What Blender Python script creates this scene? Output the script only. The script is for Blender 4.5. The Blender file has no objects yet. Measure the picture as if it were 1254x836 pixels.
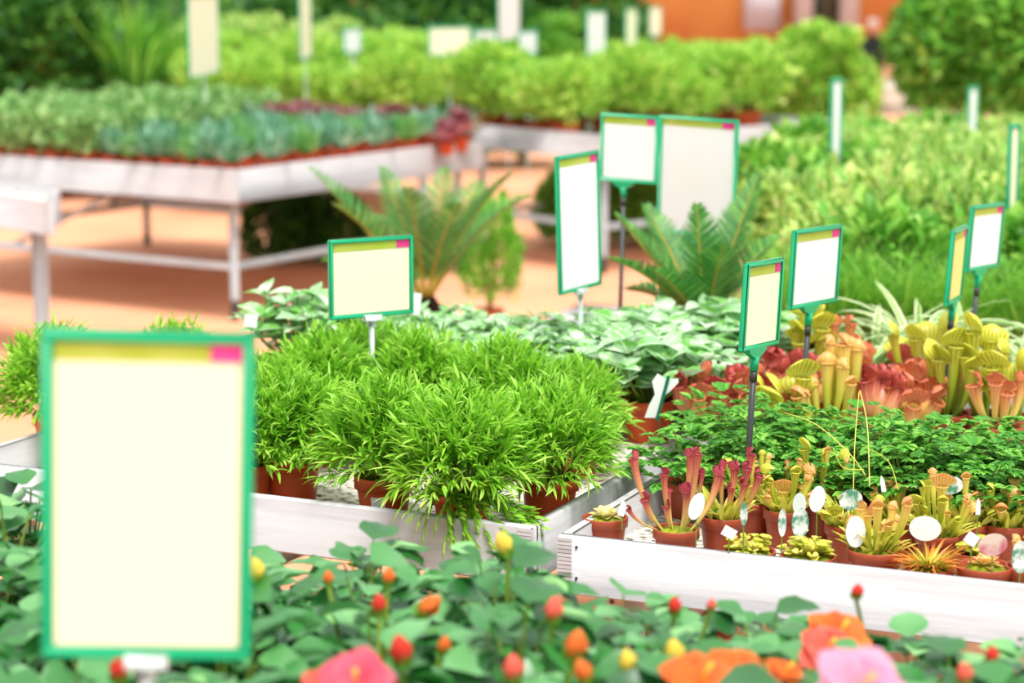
import bpy, math, random
from mathutils import Vector, Matrix
V = Vector
PI = math.pi
C = bpy.context.scene.collection
sc = bpy.context.scene

# ------------------------------------------------------------------ camera
W, H, F = 1254.0, 836.0, 2694.0
PITCH = math.atan(458.0 / F)
CAM = V((0, 0, 1.60)); FZ = -.15     # the floor lies 0.75 m under the bench rims
fwd = V((0, math.cos(PITCH), -math.sin(PITCH)))
rgt = V((1, 0, 0))
upv = V((0, math.sin(PITCH), math.cos(PITCH)))
cd = bpy.data.cameras.new('camera'); cam = bpy.data.objects.new('camera', cd); C.objects.link(cam)
cam.matrix_world = Matrix(((rgt.x, upv.x, -fwd.x, CAM.x), (rgt.y, upv.y, -fwd.y, CAM.y), (rgt.z, upv.z, -fwd.z, CAM.z), (0, 0, 0, 1)))
cd.sensor_width = 36; cd.lens = F / W * 36
cd.dof.use_dof = True; cd.dof.focus_distance = 4.08
cd.dof.aperture_fstop = cd.lens / 28.0
cd.dof.aperture_blades = 9
sc.camera = cam

def ray(u, v):
    return fwd + rgt * ((u - W / 2) / F) - upv * ((v - H / 2) / F)
def G(u, v, z):            # the point of the level z seen at u, v
    r = ray(u, v); return CAM + r * ((z - CAM.z) / r.z)
def D(u, v, d):            # the point at distance d seen at u, v
    return CAM + ray(u, v) * d
def dep(p): return (p - CAM).dot(fwd)

# ------------------------------------------------------------------ scene helpers
def tag(o, label=None, cat=None, group=None, kind=None):
    if label: o['label'] = label
    if cat: o['category'] = cat
    if group: o['group'] = group
    if kind: o['kind'] = kind
    return o
def thing(name, label, cat, loc=(0, 0, 0), rz=0.0, group=None, scale=1.0, tilt=None):
    o = bpy.data.objects.new(name, None); C.objects.link(o); o.empty_display_size = .03
    o.location = loc
    o.rotation_euler = (tilt[0], tilt[1], rz) if tilt else (0, 0, rz)
    o.scale = (scale,) * 3
    return tag(o, label, cat, group, 'thing')
def put(name, mesh, parent=None, loc=(0, 0, 0), rot=(0, 0, 0), scale=1.0):
    o = bpy.data.objects.new(name, mesh); C.objects.link(o)
    o.parent = parent; o.location = loc; o.rotation_euler = rot
    o.scale = (scale,) * 3 if not hasattr(scale, '__len__') else scale
    return o
ORD = ['', 'first', 'second', 'third', 'fourth', 'fifth', 'sixth', 'seventh', 'eighth', 'ninth', 'tenth', 'eleventh', 'twelfth', 'thirteenth',
       'fourteenth', 'fifteenth', 'sixteenth', 'seventeenth', 'eighteenth', 'nineteenth', 'twentieth', 'twenty-first', 'twenty-second', 'twenty-third', 'twenty-fourth']

_N = {}
def nth(key): _N[key] = _N.get(key, 0) + 1; return ORD[_N[key]]
class MB:
    def __init__(s): s.v = []; s.f = []; s.uv = []; s.m = []
    def face(s, idx, uvs=None, m=0):
        s.f.append(idx); s.m.append(m); s.uv.append(uvs or [(0.5, 0.5)] * len(idx))
    def mesh(s, name, mats, smooth=True):
        me = bpy.data.meshes.new(name)
        me.from_pydata([tuple(p) for p in s.v], [], s.f)
        uvl = me.uv_layers.new(name='UVMap')
        flat = [c for poly in s.uv for uv in poly for c in uv]
        uvl.data.foreach_set('uv', flat)
        if not isinstance(mats, (list, tuple)): mats = [mats]
        for m in mats: me.materials.append(m)
        me.polygons.foreach_set('material_index', s.m)
        me.polygons.foreach_set('use_smooth', [smooth] * len(s.f))
        me.update()
        return me
    def box(s, c, ax, ay, az, m=0, bev=0.0):
        """box at centre c with half vectors; bevelled edges when bev > 0"""
        c = V(c); ax = V(ax); ay = V(ay); az = V(az)
        if bev <= 0:
            b = len(s.v)
            for k in (-1, 1):
                for j in (-1, 1):
                    for i in (-1, 1): s.v.append(c + ax * i + ay * j + az * k)
            for q in ((0, 2, 3, 1), (4, 5, 7, 6), (0, 1, 5, 4), (2, 6, 7, 3), (0, 4, 6, 2), (1, 3, 7, 5)):
                s.face([b + t for t in q], [(0, 0), (1, 0), (1, 1), (0, 1)], m)
            return
        L = [ax.length, ay.length, az.length]; n = [ax.normalized(), ay.normalized(), az.normalized()]
        bev = min(bev, min(L) * .9); b = len(s.v); ix = {}
        for k in (-1, 1):
            for j in (-1, 1):
                for i in (-1, 1):
                    for a in range(3):
                        sg = (i, j, k); p = c.copy()
                        for t in range(3): p += n[t] * sg[t] * (L[t] - (0 if t == a else bev))
                        ix[(i, j, k, a)] = len(s.v); s.v.append(p)
        for a in range(3):
            o1, o2 = [t for t in range(3) if t != a]
            for sg in (-1, 1):
                q = []
                for (p1, p2) in ((-1, -1), (1, -1), (1, 1), (-1, 1)):
                    k3 = [0, 0, 0]; k3[a] = sg; k3[o1] = p1; k3[o2] = p2; q.append(ix[(k3[0], k3[1], k3[2], a)])
                s.face(q, [(0, 0), (1, 0), (1, 1), (0, 1)], m)
        for a in range(3):
            o1, o2 = [t for t in range(3) if t != a]
            for p1 in (-1, 1):
                for p2 in (-1, 1):
                    def K(sa, w):
                        k3 = [0, 0, 0]; k3[a] = sa; k3[o1] = p1; k3[o2] = p2; return ix[(k3[0], k3[1], k3[2], w)]
                    s.face([K(-1, o1), K(1, o1), K(1, o2), K(-1, o2)], None, m)
        for i in (-1, 1):
            for j in (-1, 1):
                for k in (-1, 1): s.face([ix[(i, j, k, 0)], ix[(i, j, k, 1)], ix[(i, j, k, 2)]], None, m)
    def tube(s, pts, rad, n=8, m=0, cap=True, squash=1.0):
        pts = [V(p) for p in pts]; b = len(s.v); k = len(pts)
        if not hasattr(rad, '__len__'): rad = [rad] * k
        ref = V((0.3, 0.2, 1)).normalized()
        t0 = (pts[1] - pts[0]).normalized()
        if abs(t0.dot(ref)) > .95: ref = V((1, 0.1, 0)).normalized()
        x = t0.cross(ref).normalized()
        for i in range(k):
            t = (pts[min(i + 1, k - 1)] - pts[max(i - 1, 0)]).normalized()
            x = (x - t * x.dot(t)).normalized(); y = t.cross(x)
            for j in range(n):
                a = 2 * PI * j / n
                s.v.append(pts[i] + x * (math.cos(a) * rad[i]) + y * (math.sin(a) * rad[i] * squash))
        for i in range(k - 1):
            for j in range(n):
                j2 = (j + 1) % n
                s.face([b + i * n + j, b + i * n + j2, b + (i + 1) * n + j2, b + (i + 1) * n + j],
                       [(j / n, i / (k - 1)), ((j + 1) / n, i / (k - 1)), ((j + 1) / n, (i + 1) / (k - 1)), (j / n, (i + 1) / (k - 1))], m)
        if cap:
            s.face([b + j for j in range(n)][::-1], [(0, 0)] * n, m)
            s.face([b + (k - 1) * n + j for j in range(n)], [(0, 1)] * n, m)
    def lathe(s, prof, n=24, c=(0, 0, 0), m=0, wob=None):
        b = len(s.v); k = len(prof); c = V(c)
        for (r, z) in prof:
            for j in range(n):
                a = 2 * PI * j / n; s.v.append(c + V((r * math.cos(a), r * math.sin(a), z)))
        for i in range(k - 1):
            for j in range(n):
                j2 = (j + 1) % n
                s.face([b + i * n + j, b + i * n + j2, b + (i + 1) * n + j2, b + (i + 1) * n + j],
                       [(j / n, i / (k - 1)), ((j + 1) / n, i / (k - 1)), ((j + 1) / n, (i + 1) / (k - 1)), (j / n, (i + 1) / (k - 1))], m)
    def prism(s, poly, o, ex, ey, ez, m=0):
        """polygon (list of 2d) in frame ex, ey, extruded by ez"""
        b = len(s.v); n = len(poly); o = V(o)
        for (x, y) in poly: s.v.append(o + ex * x + ey * y)
        for (x, y) in poly: s.v.append(o + ex * x + ey * y + ez)
        xs = [p[0] for p in poly]; ys = [p[1] for p in poly]
        x0, dx, y0, dy = min(xs), max(xs) - min(xs), min(ys), max(ys) - min(ys)
        uv = [((x - x0) / dx, (y - y0) / dy) for x, y in poly]
        s.face(list(range(b, b + n))[::-1], uv[::-1], m); s.face(list(range(b + n, b + 2 * n)), uv, m)
        for i in range(n):
            j = (i + 1) % n; s.face([b + i, b + j, b + n + j, b + n + i], [uv[i], uv[j], uv[j], uv[i]], m)
    def leaf(s, p, d, nrm, L, Wd, segs=4, bend=0.4, fold=0.15, prof='lance', m=0, twist=0.0, wave=0.0):
        """one leaf: a folded blade of 2 x segs faces that bends downwards along its length"""
        d = V(d).normalized(); nrm = V(nrm)
        side = d.cross(nrm)
        if side.length < 1e-4: side = d.cross(V((1, 0, .1)))
        side.normalize(); nrm = side.cross(d).normalized()
        b = len(s.v); q = V(p); st = L / segs
        P = PROF[prof]
        for i in range(segs + 1):
            t = i / segs
            w = P(t) * Wd * .5
            ang = bend * t
            dd = d * math.cos(ang) - nrm * math.sin(ang)
            nn = nrm * math.cos(ang) + d * math.sin(ang)
            sd = side
            if twist: sd = side * math.cos(twist * t) + nn * math.sin(twist * t)
            lift = nn * (fold * w * 2)
            if wave: lift = lift + nn * (wave * Wd * math.sin(i * 2.4 + p[0] * 90))
            if i == segs:
                s.v.append(q)
            else:
                s.v.append(q - sd * w + lift); s.v.append(q.copy()); s.v.append(q + sd * w + lift)
            q = q + dd * st
        for i in range(segs - 1):
            a = b + 3 * i; t0 = i / segs; t1 = (i + 1) / segs
            s.face([a, a + 1, a + 4, a + 3], [(0, t0), (.5, t0), (.5, t1), (0, t1)], m)
            s.face([a + 1, a + 2, a + 5, a + 4], [(.5, t0), (1, t0), (1, t1), (.5, t1)], m)
        a = b + 3 * (segs - 1); t0 = (segs - 1) / segs
        s.face([a, a + 1, a + 3], [(0, t0), (.5, t0), (.5, 1)], m); s.face([a + 1, a + 2, a + 3], [(.5, t0), (1, t0), (.5, 1)], m)

PROF = {
    'lance': lambda t: .12 + .88 * math.sin(PI * min(1, t * .95 + .05) ** .75) if t < 1 else 0,
    'ovate': lambda t: (.15 + .95 * math.sin(PI * t ** .62)) if t < 1 else 0,
    'round': lambda t: (.2 + .85 * math.sin(PI * t ** .8)) if t < 1 else 0,
    'strap': lambda t: min(1, .55 + t * 1.2) * (1 - t ** 4) if t < 1 else 0,
    'agave': lambda t: (.7 + .5 * math.sin(PI * t)) * (1 - t ** 2.5) if t < 1 else 0,
    'paddle': lambda t: (.25 + 1.0 * t ** .8 * math.sin(PI * min(1, t * .98)) * 1.35) if t < 1 else 0,
    'lobed': lambda t: (.25 + .8 * math.sin(PI * t ** .9) * (1 + .25 * math.cos(t * 19))) if t < 1 else 0,
}

# ------------------------------------------------------------------ materials
def lin(c):
    return tuple((x / 12.92 if x <= .04045 else ((x + .055) / 1.055) ** 2.4) for x in [k / 255 for k in c]) + (1,)
def newmat(name):
    m = bpy.data.materials.new(name); m.use_nodes = True; nt = m.node_tree; nt.nodes.clear()
    out = nt.nodes.new('ShaderNodeOutputMaterial')
    return m, nt, out
def ramp(nt, cols, src):
    r = nt.nodes.new('ShaderNodeValToRGB'); e = r.color_ramp.elements
    while len(e) < len(cols): e.new(0.5)
    for i, (p, c) in enumerate(cols): e[i].position = p; e[i].color = lin(c)
    nt.links.new(src, r.inputs[0]); return r.outputs[0]
def mix(nt, fac, a, b):
    n = nt.nodes.new('ShaderNodeMix'); n.data_type = 'RGBA'
    for s_, x in ((n.inputs[0], fac), (n.inputs[6], a), (n.inputs[7], b)):
        if hasattr(x, 'links'): nt.links.new(x, s_)
        elif isinstance(x, (int, float)): s_.default_value = x
        else: s_.default_value = lin(x)
    return n.outputs[2]
def math_(nt, op, a, b=0.0, c=None):
    n = nt.nodes.new('ShaderNodeMath'); n.operation = op
    for i, x in enumerate((a, b) if c is None else (a, b, c)):
        if hasattr(x, 'links'): nt.links.new(x, n.inputs[i])
        else: n.inputs[i].default_value = x
    return n.outputs[0]
def noise(nt, scale, coord='Object', detail=3, stretch=None):
    tc = nt.nodes.new('ShaderNodeTexCoord'); n = nt.nodes.new('ShaderNodeTexNoise')
    n.inputs['Scale'].default_value = scale; n.inputs['Detail'].default_value = detail
    if stretch:
        mp = nt.nodes.new('ShaderNodeMapping'); mp.inputs['Scale'].default_value = stretch
        nt.links.new(tc.outputs[coord], mp.inputs[0]); nt.links.new(mp.outputs[0], n.inputs['Vector'])
    else: nt.links.new(tc.outputs[coord], n.inputs['Vector'])
    return n.outputs[0]
def leafmat(name, cols, trans=.35, rough=.45, spec=.35, edge=None, rib=None, tip=None, patch=None, tint=None):
    """cols: ramp over a random value per leaf; edge/rib/tip: colours that belong to the blade's margin, midrib, end"""
    m, nt, out = newmat(name)
    g = nt.nodes.new('ShaderNodeNewGeometry')
    n0 = noise(nt, 7.0)
    val = math_(nt, 'ADD', math_(nt, 'MULTIPLY', g.outputs['Random Per Island'], .75), math_(nt, 'MULTIPLY_ADD', n0, .7, -.22))
    col = ramp(nt, cols, val)
    tc = nt.nodes.new('ShaderNodeTexCoord'); sp = nt.nodes.new('ShaderNodeSeparateXYZ'); nt.links.new(tc.outputs['UV'], sp.inputs[0])
    U, Vv = sp.outputs[0], sp.outputs[1]
    au = math_(nt, 'MULTIPLY', math_(nt, 'ABSOLUTE', math_(nt, 'SUBTRACT', U, .5)), 2)
    if patch: col = mix(nt, ramp(nt, [(.42, (0, 0, 0)), (.58, (255, 255, 255))], noise(nt, patch[1])), col, patch[0])
    if edge: col = mix(nt, ramp(nt, [(edge[1], (0, 0, 0)), (min(1, edge[1] + .12), (255, 255, 255))], au), col, edge[0])
    if rib: col = mix(nt, ramp(nt, [(rib[1], (255, 255, 255)), (rib[1] + .12, (0, 0, 0))], au), col, rib[0])
    if tip: col = mix(nt, ramp(nt, [(tip[1], (0, 0, 0)), (min(1, tip[1] + tip[2]), (255, 255, 255))], Vv), col, tip[0])
    bs = nt.nodes.new('ShaderNodeBsdfPrincipled'); bs.inputs['Roughness'].default_value = rough
    bs.inputs['Specular IOR Level'].default_value = spec
    nt.links.new(col, bs.inputs['Base Color'])
    tr = nt.nodes.new('ShaderNodeBsdfTranslucent'); nt.links.new(col, tr.inputs[0])
    mx = nt.nodes.new('ShaderNodeMixShader'); mx.inputs[0].default_value = trans
    nt.links.new(bs.outputs[0], mx.inputs[1]); nt.links.new(tr.outputs[0], mx.inputs[2]); nt.links.new(mx.outputs[0], out.inputs[0])
    return m
def plain(name, c, rough=.5, spec=.3, c2=None, ns=6.0, metal=0.0, stretch=None, bump=0.0, lo=.35, hi=.7, coat=0):
    m, nt, out = newmat(name)
    bs = nt.nodes.new('ShaderNodeBsdfPrincipled'); bs.inputs['Roughness'].default_value = rough
    bs.inputs['Specular IOR Level'].default_value = spec; bs.inputs['Metallic'].default_value = metal
    nz = noise(nt, ns, stretch=stretch, detail=5)
    c2 = c2 or tuple(x * .95 for x in c)
    nt.links.new(ramp(nt, [(lo, c), (hi, c2)], nz), bs.inputs['Base Color'])
    if bump:
        b = nt.nodes.new('ShaderNodeBump'); b.inputs['Strength'].default_value = bump; b.inputs['Distance'].default_value = .004
        nt.links.new(nz, b.inputs['Height']); nt.links.new(b.outputs[0], bs.inputs['Normal'])
    nt.links.new(bs.outputs[0], out.inputs[0]); return m

M = {}
M['board'] = plain('painted_board', (190, 188, 190), .65, .1, (172, 169, 172), 5, stretch=(1, 1, 14), bump=.15, lo=.45, hi=.8)
M['board_edge'] = plain('weathered_board', (196, 176, 158), .7, .2, (140, 108, 84), 7)
M['tray'] = plain('speckled_tray', (214, 208, 194), .8, .15, (70, 58, 44), 60, lo=.47, hi=.66, bump=.4)
M['alu'] = plain('ribbed_metal', (214, 214, 216), .4, .5, (186, 186, 190), 60, stretch=(.02, .02, 3))
M['steel'] = plain('grey_steel', (200, 202, 204), .4, .5, (178, 180, 182), 6, metal=.15)
M['rubber'] = plain('black_rubber', (52, 54, 52), .6, .3)
M['terra'] = plain('terracotta_plastic', (206, 82, 38), .45, .35, (188, 70, 32), 9)
M['terra_dark'] = plain('brown_plastic', (166, 74, 46), .4, .4, (146, 62, 38), 9)
M['soil'] = plain('potting_soil', (58, 38, 26), .95, .1, (26, 18, 12), 90, bump=1.0)
M['moss'] = plain('moss', (150, 160, 40), .9, .1, (84, 96, 28), 70, bump=1.0)
M['green'] = plain('green_plastic', (0, 168, 112), .35, .45, (0, 158, 104), 4)
M['black'] = plain('black_pole', (44, 46, 46), .4, .4, (64, 66, 66), 20)
M['cream'] = plain('cream_card', (246, 241, 210), .6, .15, (245, 240, 208), 3)
M['yellow_card'] = plain('yellow_card', (240, 226, 140), .6, .2)
M['white'] = plain('white_card', (240, 240, 240), .6, .15, (238, 238, 238), 3)
M['olive'] = plain('olive_print', (170, 190, 62), .5, .2, (190, 202, 96), 14)
M['pink'] = plain('pink_print', (222, 40, 128), .5, .2, (230, 90, 160), 30)
M['label'] = plain('pot_sticker', (232, 234, 238), .5, .2)
M['clear'] = plain('frosted_plastic', (226, 234, 232), .15, .6, (206, 218, 216), 30)
M['tag_green'] = plain('dark_green_plastic', (10, 110, 84), .4, .4)
M['print'] = plain('printed_tag', (238, 240, 236), .35, .4, (86, 150, 120), 40, lo=.44, hi=.56)
M['print_pink'] = plain('printed_pink_tag', (214, 196, 180), .35, .4, (190, 60, 96), 20, lo=.45, hi=.6)
M['stem'] = leafmat('stems', [(0, (84, 120, 30)), (1, (150, 170, 60))], .2)
M['bamboo'] = leafmat('bamboo_grass_leaf', [(0, (92, 150, 36)), (.35, (132, 196, 50)), (.65, (166, 222, 70)), (1, (216, 242, 128))], .45, .38, .4)
M['mint'] = leafmat('mint_leaf', [(0, (140, 192, 134)), (.5, (194, 224, 186)), (1, (232, 244, 222))], .3, .5, .35, patch=((112, 178, 78), 24), rib=((214, 236, 206), .04))
M['fern'] = leafmat('lobed_leaf', [(0, (48, 116, 34)), (.5, (90, 166, 52)), (1, (160, 214, 88))], .35, .5, .3, rib=((150, 206, 100), .03))
M['hib'] = leafmat('hibiscus_leaf', [(0, (28, 84, 34)), (.4, (62, 136, 62)), (.75, (118, 180, 112)), (1, (160, 208, 116))], .25, .36, .8)
M['cycad'] = leafmat('cycad_leaf', [(0, (44, 104, 44)), (.6, (80, 148, 60)), (1, (130, 184, 80))], .25, .4, .4)
M['rachis'] = leafmat('cycad_rachis', [(0, (128, 130, 44)), (1, (196, 160, 50))], .1)
M['conifer'] = leafmat('conifer_leaf', [(0, (72, 150, 40)), (.5, (120, 192, 56)), (1, (180, 228, 96))], .35)
M['spider'] = leafmat('striped_leaf', [(0, (104, 168, 60)), (1, (140, 196, 84))], .35, .4, .35, edge=((240, 246, 206), .45))
M['grass'] = leafmat('grass_blade', [(0, (74, 140, 36)), (.5, (118, 184, 52)), (1, (186, 222, 110))], .4)
M['varieg'] = leafmat('variegated_leaf', [(0, (76, 146, 46)), (.45, (138, 194, 74)), (.8, (206, 226, 120)), (1, (244, 240, 170))], .38, edge=((236, 238, 164), .7))
M['lime'] = leafmat('lime_leaf', [(0, (96, 164, 44)), (.45, (158, 208, 78)), (.8, (206, 232, 108)), (1, (236, 242, 150))], .42)
M['mid'] = leafmat('mid_green_leaf', [(0, (60, 126, 34)), (.5, (114, 182, 58)), (1, (186, 224, 104))], .36)
M['dark'] = leafmat('dark_green_leaf', [(0, (22, 66, 20)), (.5, (48, 108, 34)), (1, (112, 164, 60))], .3)
M['sage'] = leafmat('grey_green_leaf', [(0, (84, 146, 66)), (.5, (146, 192, 112)), (1, (210, 228, 166))], .25)
M['agave'] = leafmat('blue_green_leaf', [(0, (74, 138, 92)), (.5, (122, 178, 144)), (1, (180, 216, 190))], .2)
M['redleaf'] = leafmat('dusky_red_leaf', [(0, (120, 52, 66)), (.5, (164, 92, 108)), (1, (206, 150, 156))], .2)
M['yellowish'] = leafmat('flytrap_leaf', [(0, (170, 182, 44)), (.5, (222, 218, 92)), (1, (246, 236, 150))], .35)
M['pale'] = leafmat('butterwort_leaf', [(0, (224, 216, 130)), (1, (250, 238, 190))], .35)
M['sundew'] = leafmat('sundew_leaf', [(0, (160, 190, 50)), (.6, (206, 208, 70)), (1, (226, 200, 90))], .35, tip=((226, 122, 52), .35, .5))
M['jade'] = leafmat('jade_leaf', [(0, (92, 160, 80)), (1, (152, 204, 122))], .25)
def pitmat(name, stops, vein, vstart=.55, vs=9):
    m, nt, out = newmat(name)
    tc = nt.nodes.new('ShaderNodeTexCoord'); sp = nt.nodes.new('ShaderNodeSeparateXYZ'); nt.links.new(tc.outputs['UV'], sp.inputs[0])
    base = ramp(nt, stops, math_(nt, 'ADD', sp.outputs[1], math_(nt, 'MULTIPLY_ADD', noise(nt, 30), .24, -.12)))
    w = math_(nt, 'SINE', math_(nt, 'ADD', math_(nt, 'MULTIPLY', sp.outputs[0], vs * 2 * PI), math_(nt, 'MULTIPLY', noise(nt, 60), 3.0)))
    vf = math_(nt, 'MULTIPLY', ramp(nt, [(.72, (0, 0, 0)), (.9, (255, 255, 255))], math_(nt, 'MULTIPLY_ADD', w, .5, .5)),
               ramp(nt, [(vstart, (0, 0, 0)), (min(.99, vstart + .25), (220, 220, 220))], sp.outputs[1]))
    col = mix(nt, vf, base, vein)
    bs = nt.nodes.new('ShaderNodeBsdfPrincipled'); bs.inputs['Roughness'].default_value = .38
    nt.links.new(col, bs.inputs['Base Color'])
    tr = nt.nodes.new('ShaderNodeBsdfTranslucent'); nt.links.new(col, tr.inputs[0])
    mx = nt.nodes.new('ShaderNodeMixShader'); mx.inputs[0].default_value = .3
    nt.links.new(bs.outputs[0], mx.inputs[1]); nt.links.new(tr.outputs[0], mx.inputs[2]); nt.links.new(mx.outputs[0], out.inputs[0])
    return m
M['pit_red'] = pitmat('tall_red_pitcher', [(0, (200, 196, 90)), (.4, (232, 194, 116)), (.66, (230, 158, 112)), (.82, (208, 104, 100)), (.93, (188, 72, 90)), (1, (164, 50, 70))], (168, 40, 66), .55)
M['pit_hood'] = pitmat('hooded_yellow_pitcher', [(0, (160, 190, 46)), (.5, (220, 222, 80)), (.8, (248, 226, 120)), (.93, (246, 200, 120)), (1, (240, 164, 100))], (222, 110, 60), .68)
M['pit_yellow'] = pitmat('large_yellow_pitcher', [(0, (130, 176, 44)), (.5, (186, 206, 62)), (.8, (222, 226, 84)), (1, (212, 220, 70))], (176, 120, 60), .5)
M['pit_purple'] = pitmat('squat_red_pitcher', [(0, (200, 196, 84)), (.35, (226, 170, 110)), (.65, (220, 132, 100)), (1, (200, 82, 76))], (168, 50, 56), .45)
M['pit_peach'] = pitmat('squat_peach_pitcher', [(0, (176, 190, 74)), (.4, (232, 206, 110)), (.8, (240, 172, 110)), (1, (228, 128, 92))], (200, 90, 60), .55)
def petal(name, stops, tr_=.35):
    return leafmat(name, stops, tr_, .5, .2)
M['bud_orange'] = petal('orange_petal', [(0, (236, 96, 36)), (1, (250, 146, 70))])
M['bud_red'] = petal('red_petal', [(0, (214, 40, 36)), (1, (238, 84, 64))])
M['bud_coral'] = petal('coral_petal', [(0, (240, 84, 74)), (1, (252, 138, 112))])
M['bud_yellow'] = petal('yellow_petal', [(0, (244, 206, 50)), (1, (250, 230, 110))])
M['bud_pink'] = petal('pink_petal', [(0, (232, 84, 112)), (1, (242, 130, 150))])
M['bud_pale_pink'] = petal('pale_pink_petal', [(0, (236, 150, 184)), (1, (244, 186, 206))])
M['calyx'] = leafmat('calyx', [(0, (96, 160, 50)), (1, (150, 200, 80))], .2)

# ------------------------------------------------------------------ light
w = bpy.data.worlds.new('daylight'); sc.world = w; w.use_nodes = True
nt = w.node_tree; nt.nodes.clear()
bg = nt.nodes.new('ShaderNodeBackground'); wo = nt.nodes.new('ShaderNodeOutputWorld')
tc = nt.nodes.new('ShaderNodeTexCoord'); sp = nt.nodes.new('ShaderNodeSeparateXYZ'); nt.links.new(tc.outputs['Generated'], sp.inputs[0])
sky = ramp(nt, [(.0, (150, 150, 140)), (.5, (205, 214, 205)), (.62, (236, 242, 246)), (1, (255, 255, 255))], math_(nt, 'MULTIPLY_ADD', sp.outputs[2], .5, .5))
nt.links.new(sky, bg.inputs[0]); bg.inputs[1].default_value = 1.15
nt.links.new(bg.outputs[0], wo.inputs[0])
sl = bpy.data.lights.new('sun', 'SUN'); sl.energy = 3.8; sl.angle = math.radians(22); sl.color = (1, .98, .93)
so = bpy.data.objects.new('sun', sl); C.objects.link(so)
so.rotation_euler = V((-0.14, 0.36, -1.0)).to_track_quat('-Z', 'Y').to_euler()

# ------------------------------------------------------------------ setting
ZR, ZT = .60, .53         # rim and tray level of the two benches in front
mb = MB(); mb.box((0, 20, FZ - .05), (26, 0, 0), (0, 27, 0), (0, 0, .05))
M['floor'] = plain('terracotta_floor', (226, 164, 128), .75, .25, (206, 138, 104), 1.3, lo=.3, hi=.75)
tag(put('floor', mb.mesh('floor', M['floor'])), 'terracotta coloured smooth floor of the plant hall', None, None, 'structure')
mb = MB(); mb.box((0, 46, FZ + 2.3), (26, 0, 0), (0, .12, 0), (0, 0, 2.3))
M['orange'] = plain('orange_render', (236, 176, 104), .8, .1, (218, 140, 84), .5)
tag(put('wall_back', mb.mesh('wall_back', M['orange'])), 'orange rendered wall at the far end', None, None, 'structure')
M['post'] = plain('pale_post', (222, 218, 222), .5, .3)
for i, (u, wd) in enumerate(((981, .34), (1036, .36))):
    p = D(u, 10, 45.4)
    mb = MB(); mb.box((p.x, 45.55, FZ + 2.3), (wd / 2, 0, 0), (0, .2, 0), (0, 0, 2.3))
    tag(put('trim_%d' % (i + 1), mb.mesh('trim', M['post'])), 'pale post on the orange wall', None, None, 'structure')
p0, p1 = D(993, 10, 45.7), D(1028, 10, 45.7)
mb = MB(); mb.box(((p0.x + p1.x) / 2, 45.8, 1.5), ((p1.x - p0.x) / 2, 0, 0), (0, .05, 0), (0, 0, 1.5))
M['pane'] = plain('dark_glass', (44, 110, 100), .2, .5, (120, 60, 24), .8)
tag(put('window_1', mb.mesh('window', M['pane'])), 'dark teal glazed opening between pale posts', None, None, 'structure')
mb = MB(); p = D(932, 20, 45.4); mb.box((p.x, 45.75, 1.0), (.36, 0, 0), (0, .1, 0), (0, 0, .68))
M['door'] = plain('grey_door', (214, 214, 226), .5, .3)
tag(put('door_1', mb.mesh('door', M['door'])), 'pale grey door in the orange wall', None, None, 'structure')

# ------------------------------------------------------------------ benches
def bench(name, label, q, z, bh, zt, legs=True, group=None, mat='board', leg_inset=.18, stretch=True, th=.022, diag=False, caster=True):
    """q: four corners in order front-left, front-right, back-right, back-left (x, y)"""
    q = [V((p[0], p[1], 0)) for p in q]
    c = (q[0] + q[1] + q[2] + q[3]) / 4
    t = thing(name, label, 'bench', (c.x, c.y, 0), 0, group)
    r = [p - c for p in q]
    names = ['front_board', 'side_board', 'back_board', 'side_board']
    for i in range(4):
        a, b = r[i], r[(i + 1) % 4]; e = (b - a).normalized(); n = V((-e.y, e.x, 0))
        L = (b - a).length / 2
        mb = MB(); sh = 0 if i % 2 == 0 else th
        mb.box((a + b) / 2 + n * th / 2 + V((0, 0, z - bh / 2)), e * (L - sh), n * th / 2, (0, 0, bh / 2), bev=.003)
        put(names[i], mb.mesh('bench_board', M[mat]), t)
    mb = MB(); ins = [p * .995 for p in r]
    b = len(mb.v)
    for zz in (zt - .02, zt):
        for p in ins: mb.v.append(p + V((0, 0, zz)))
    mb.face([3, 2, 1, 0]); mb.face([4, 5, 6, 7])
    for i in range(4): mb.face([i, (i + 1) % 4, 4 + (i + 1) % 4, 4 + i])
    put('tray', mb.mesh('tray', M['tray'], False), t)
    if legs:
        lp = []
        for i in range(4):
            k = r[i] + (r[(i + 1) % 4] - r[i]).normalized() * leg_inset * .6 + (r[(i - 1) % 4] - r[i]).normalized() * leg_inset * .6
            lp.append(k)
            mb = MB(); z0 = FZ + (.10 if caster else .0)
            mb.box(k + V((0, 0, (z - bh + z0) / 2)), (.02, 0, 0), (0, .02, 0), (0, 0, (z - bh - z0) / 2), bev=.003)
            lg = put('leg', mb.mesh('bench_leg', M['steel']), t)
            if caster:
                mb = MB()
                mb.tube([k + V((-.015, 0, FZ + .05)), k + V((.015, 0, FZ + .05))], .05, 16)
                put('caster_wheel', mb.mesh('caster', M['rubber']), lg)
        if stretch:
            for i in (0, 1, 2, 3):
                mb = MB(); a, b = lp[i], lp[(i + 1) % 4]; e = (b - a).normalized(); n = V((-e.y, e.x, 0))
                mb.box((a + b) / 2 + V((0, 0, .12)), e * ((b - a).length / 2 - .02), n * .012, (0, 0, .018), bev=.003)
                put('stretcher', mb.mesh('stretcher', M['steel']), t)
        if diag:
            a = lp[0].lerp(lp[1], .35); b = lp[0].lerp(lp[1], .68)
            mb = MB(); mb.tube([a + V((0, .02, .12)), b + V((0, .02, z - bh))], .014, 8)
            put('brace', mb.mesh('brace', M['steel']), t)
    return t

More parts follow.
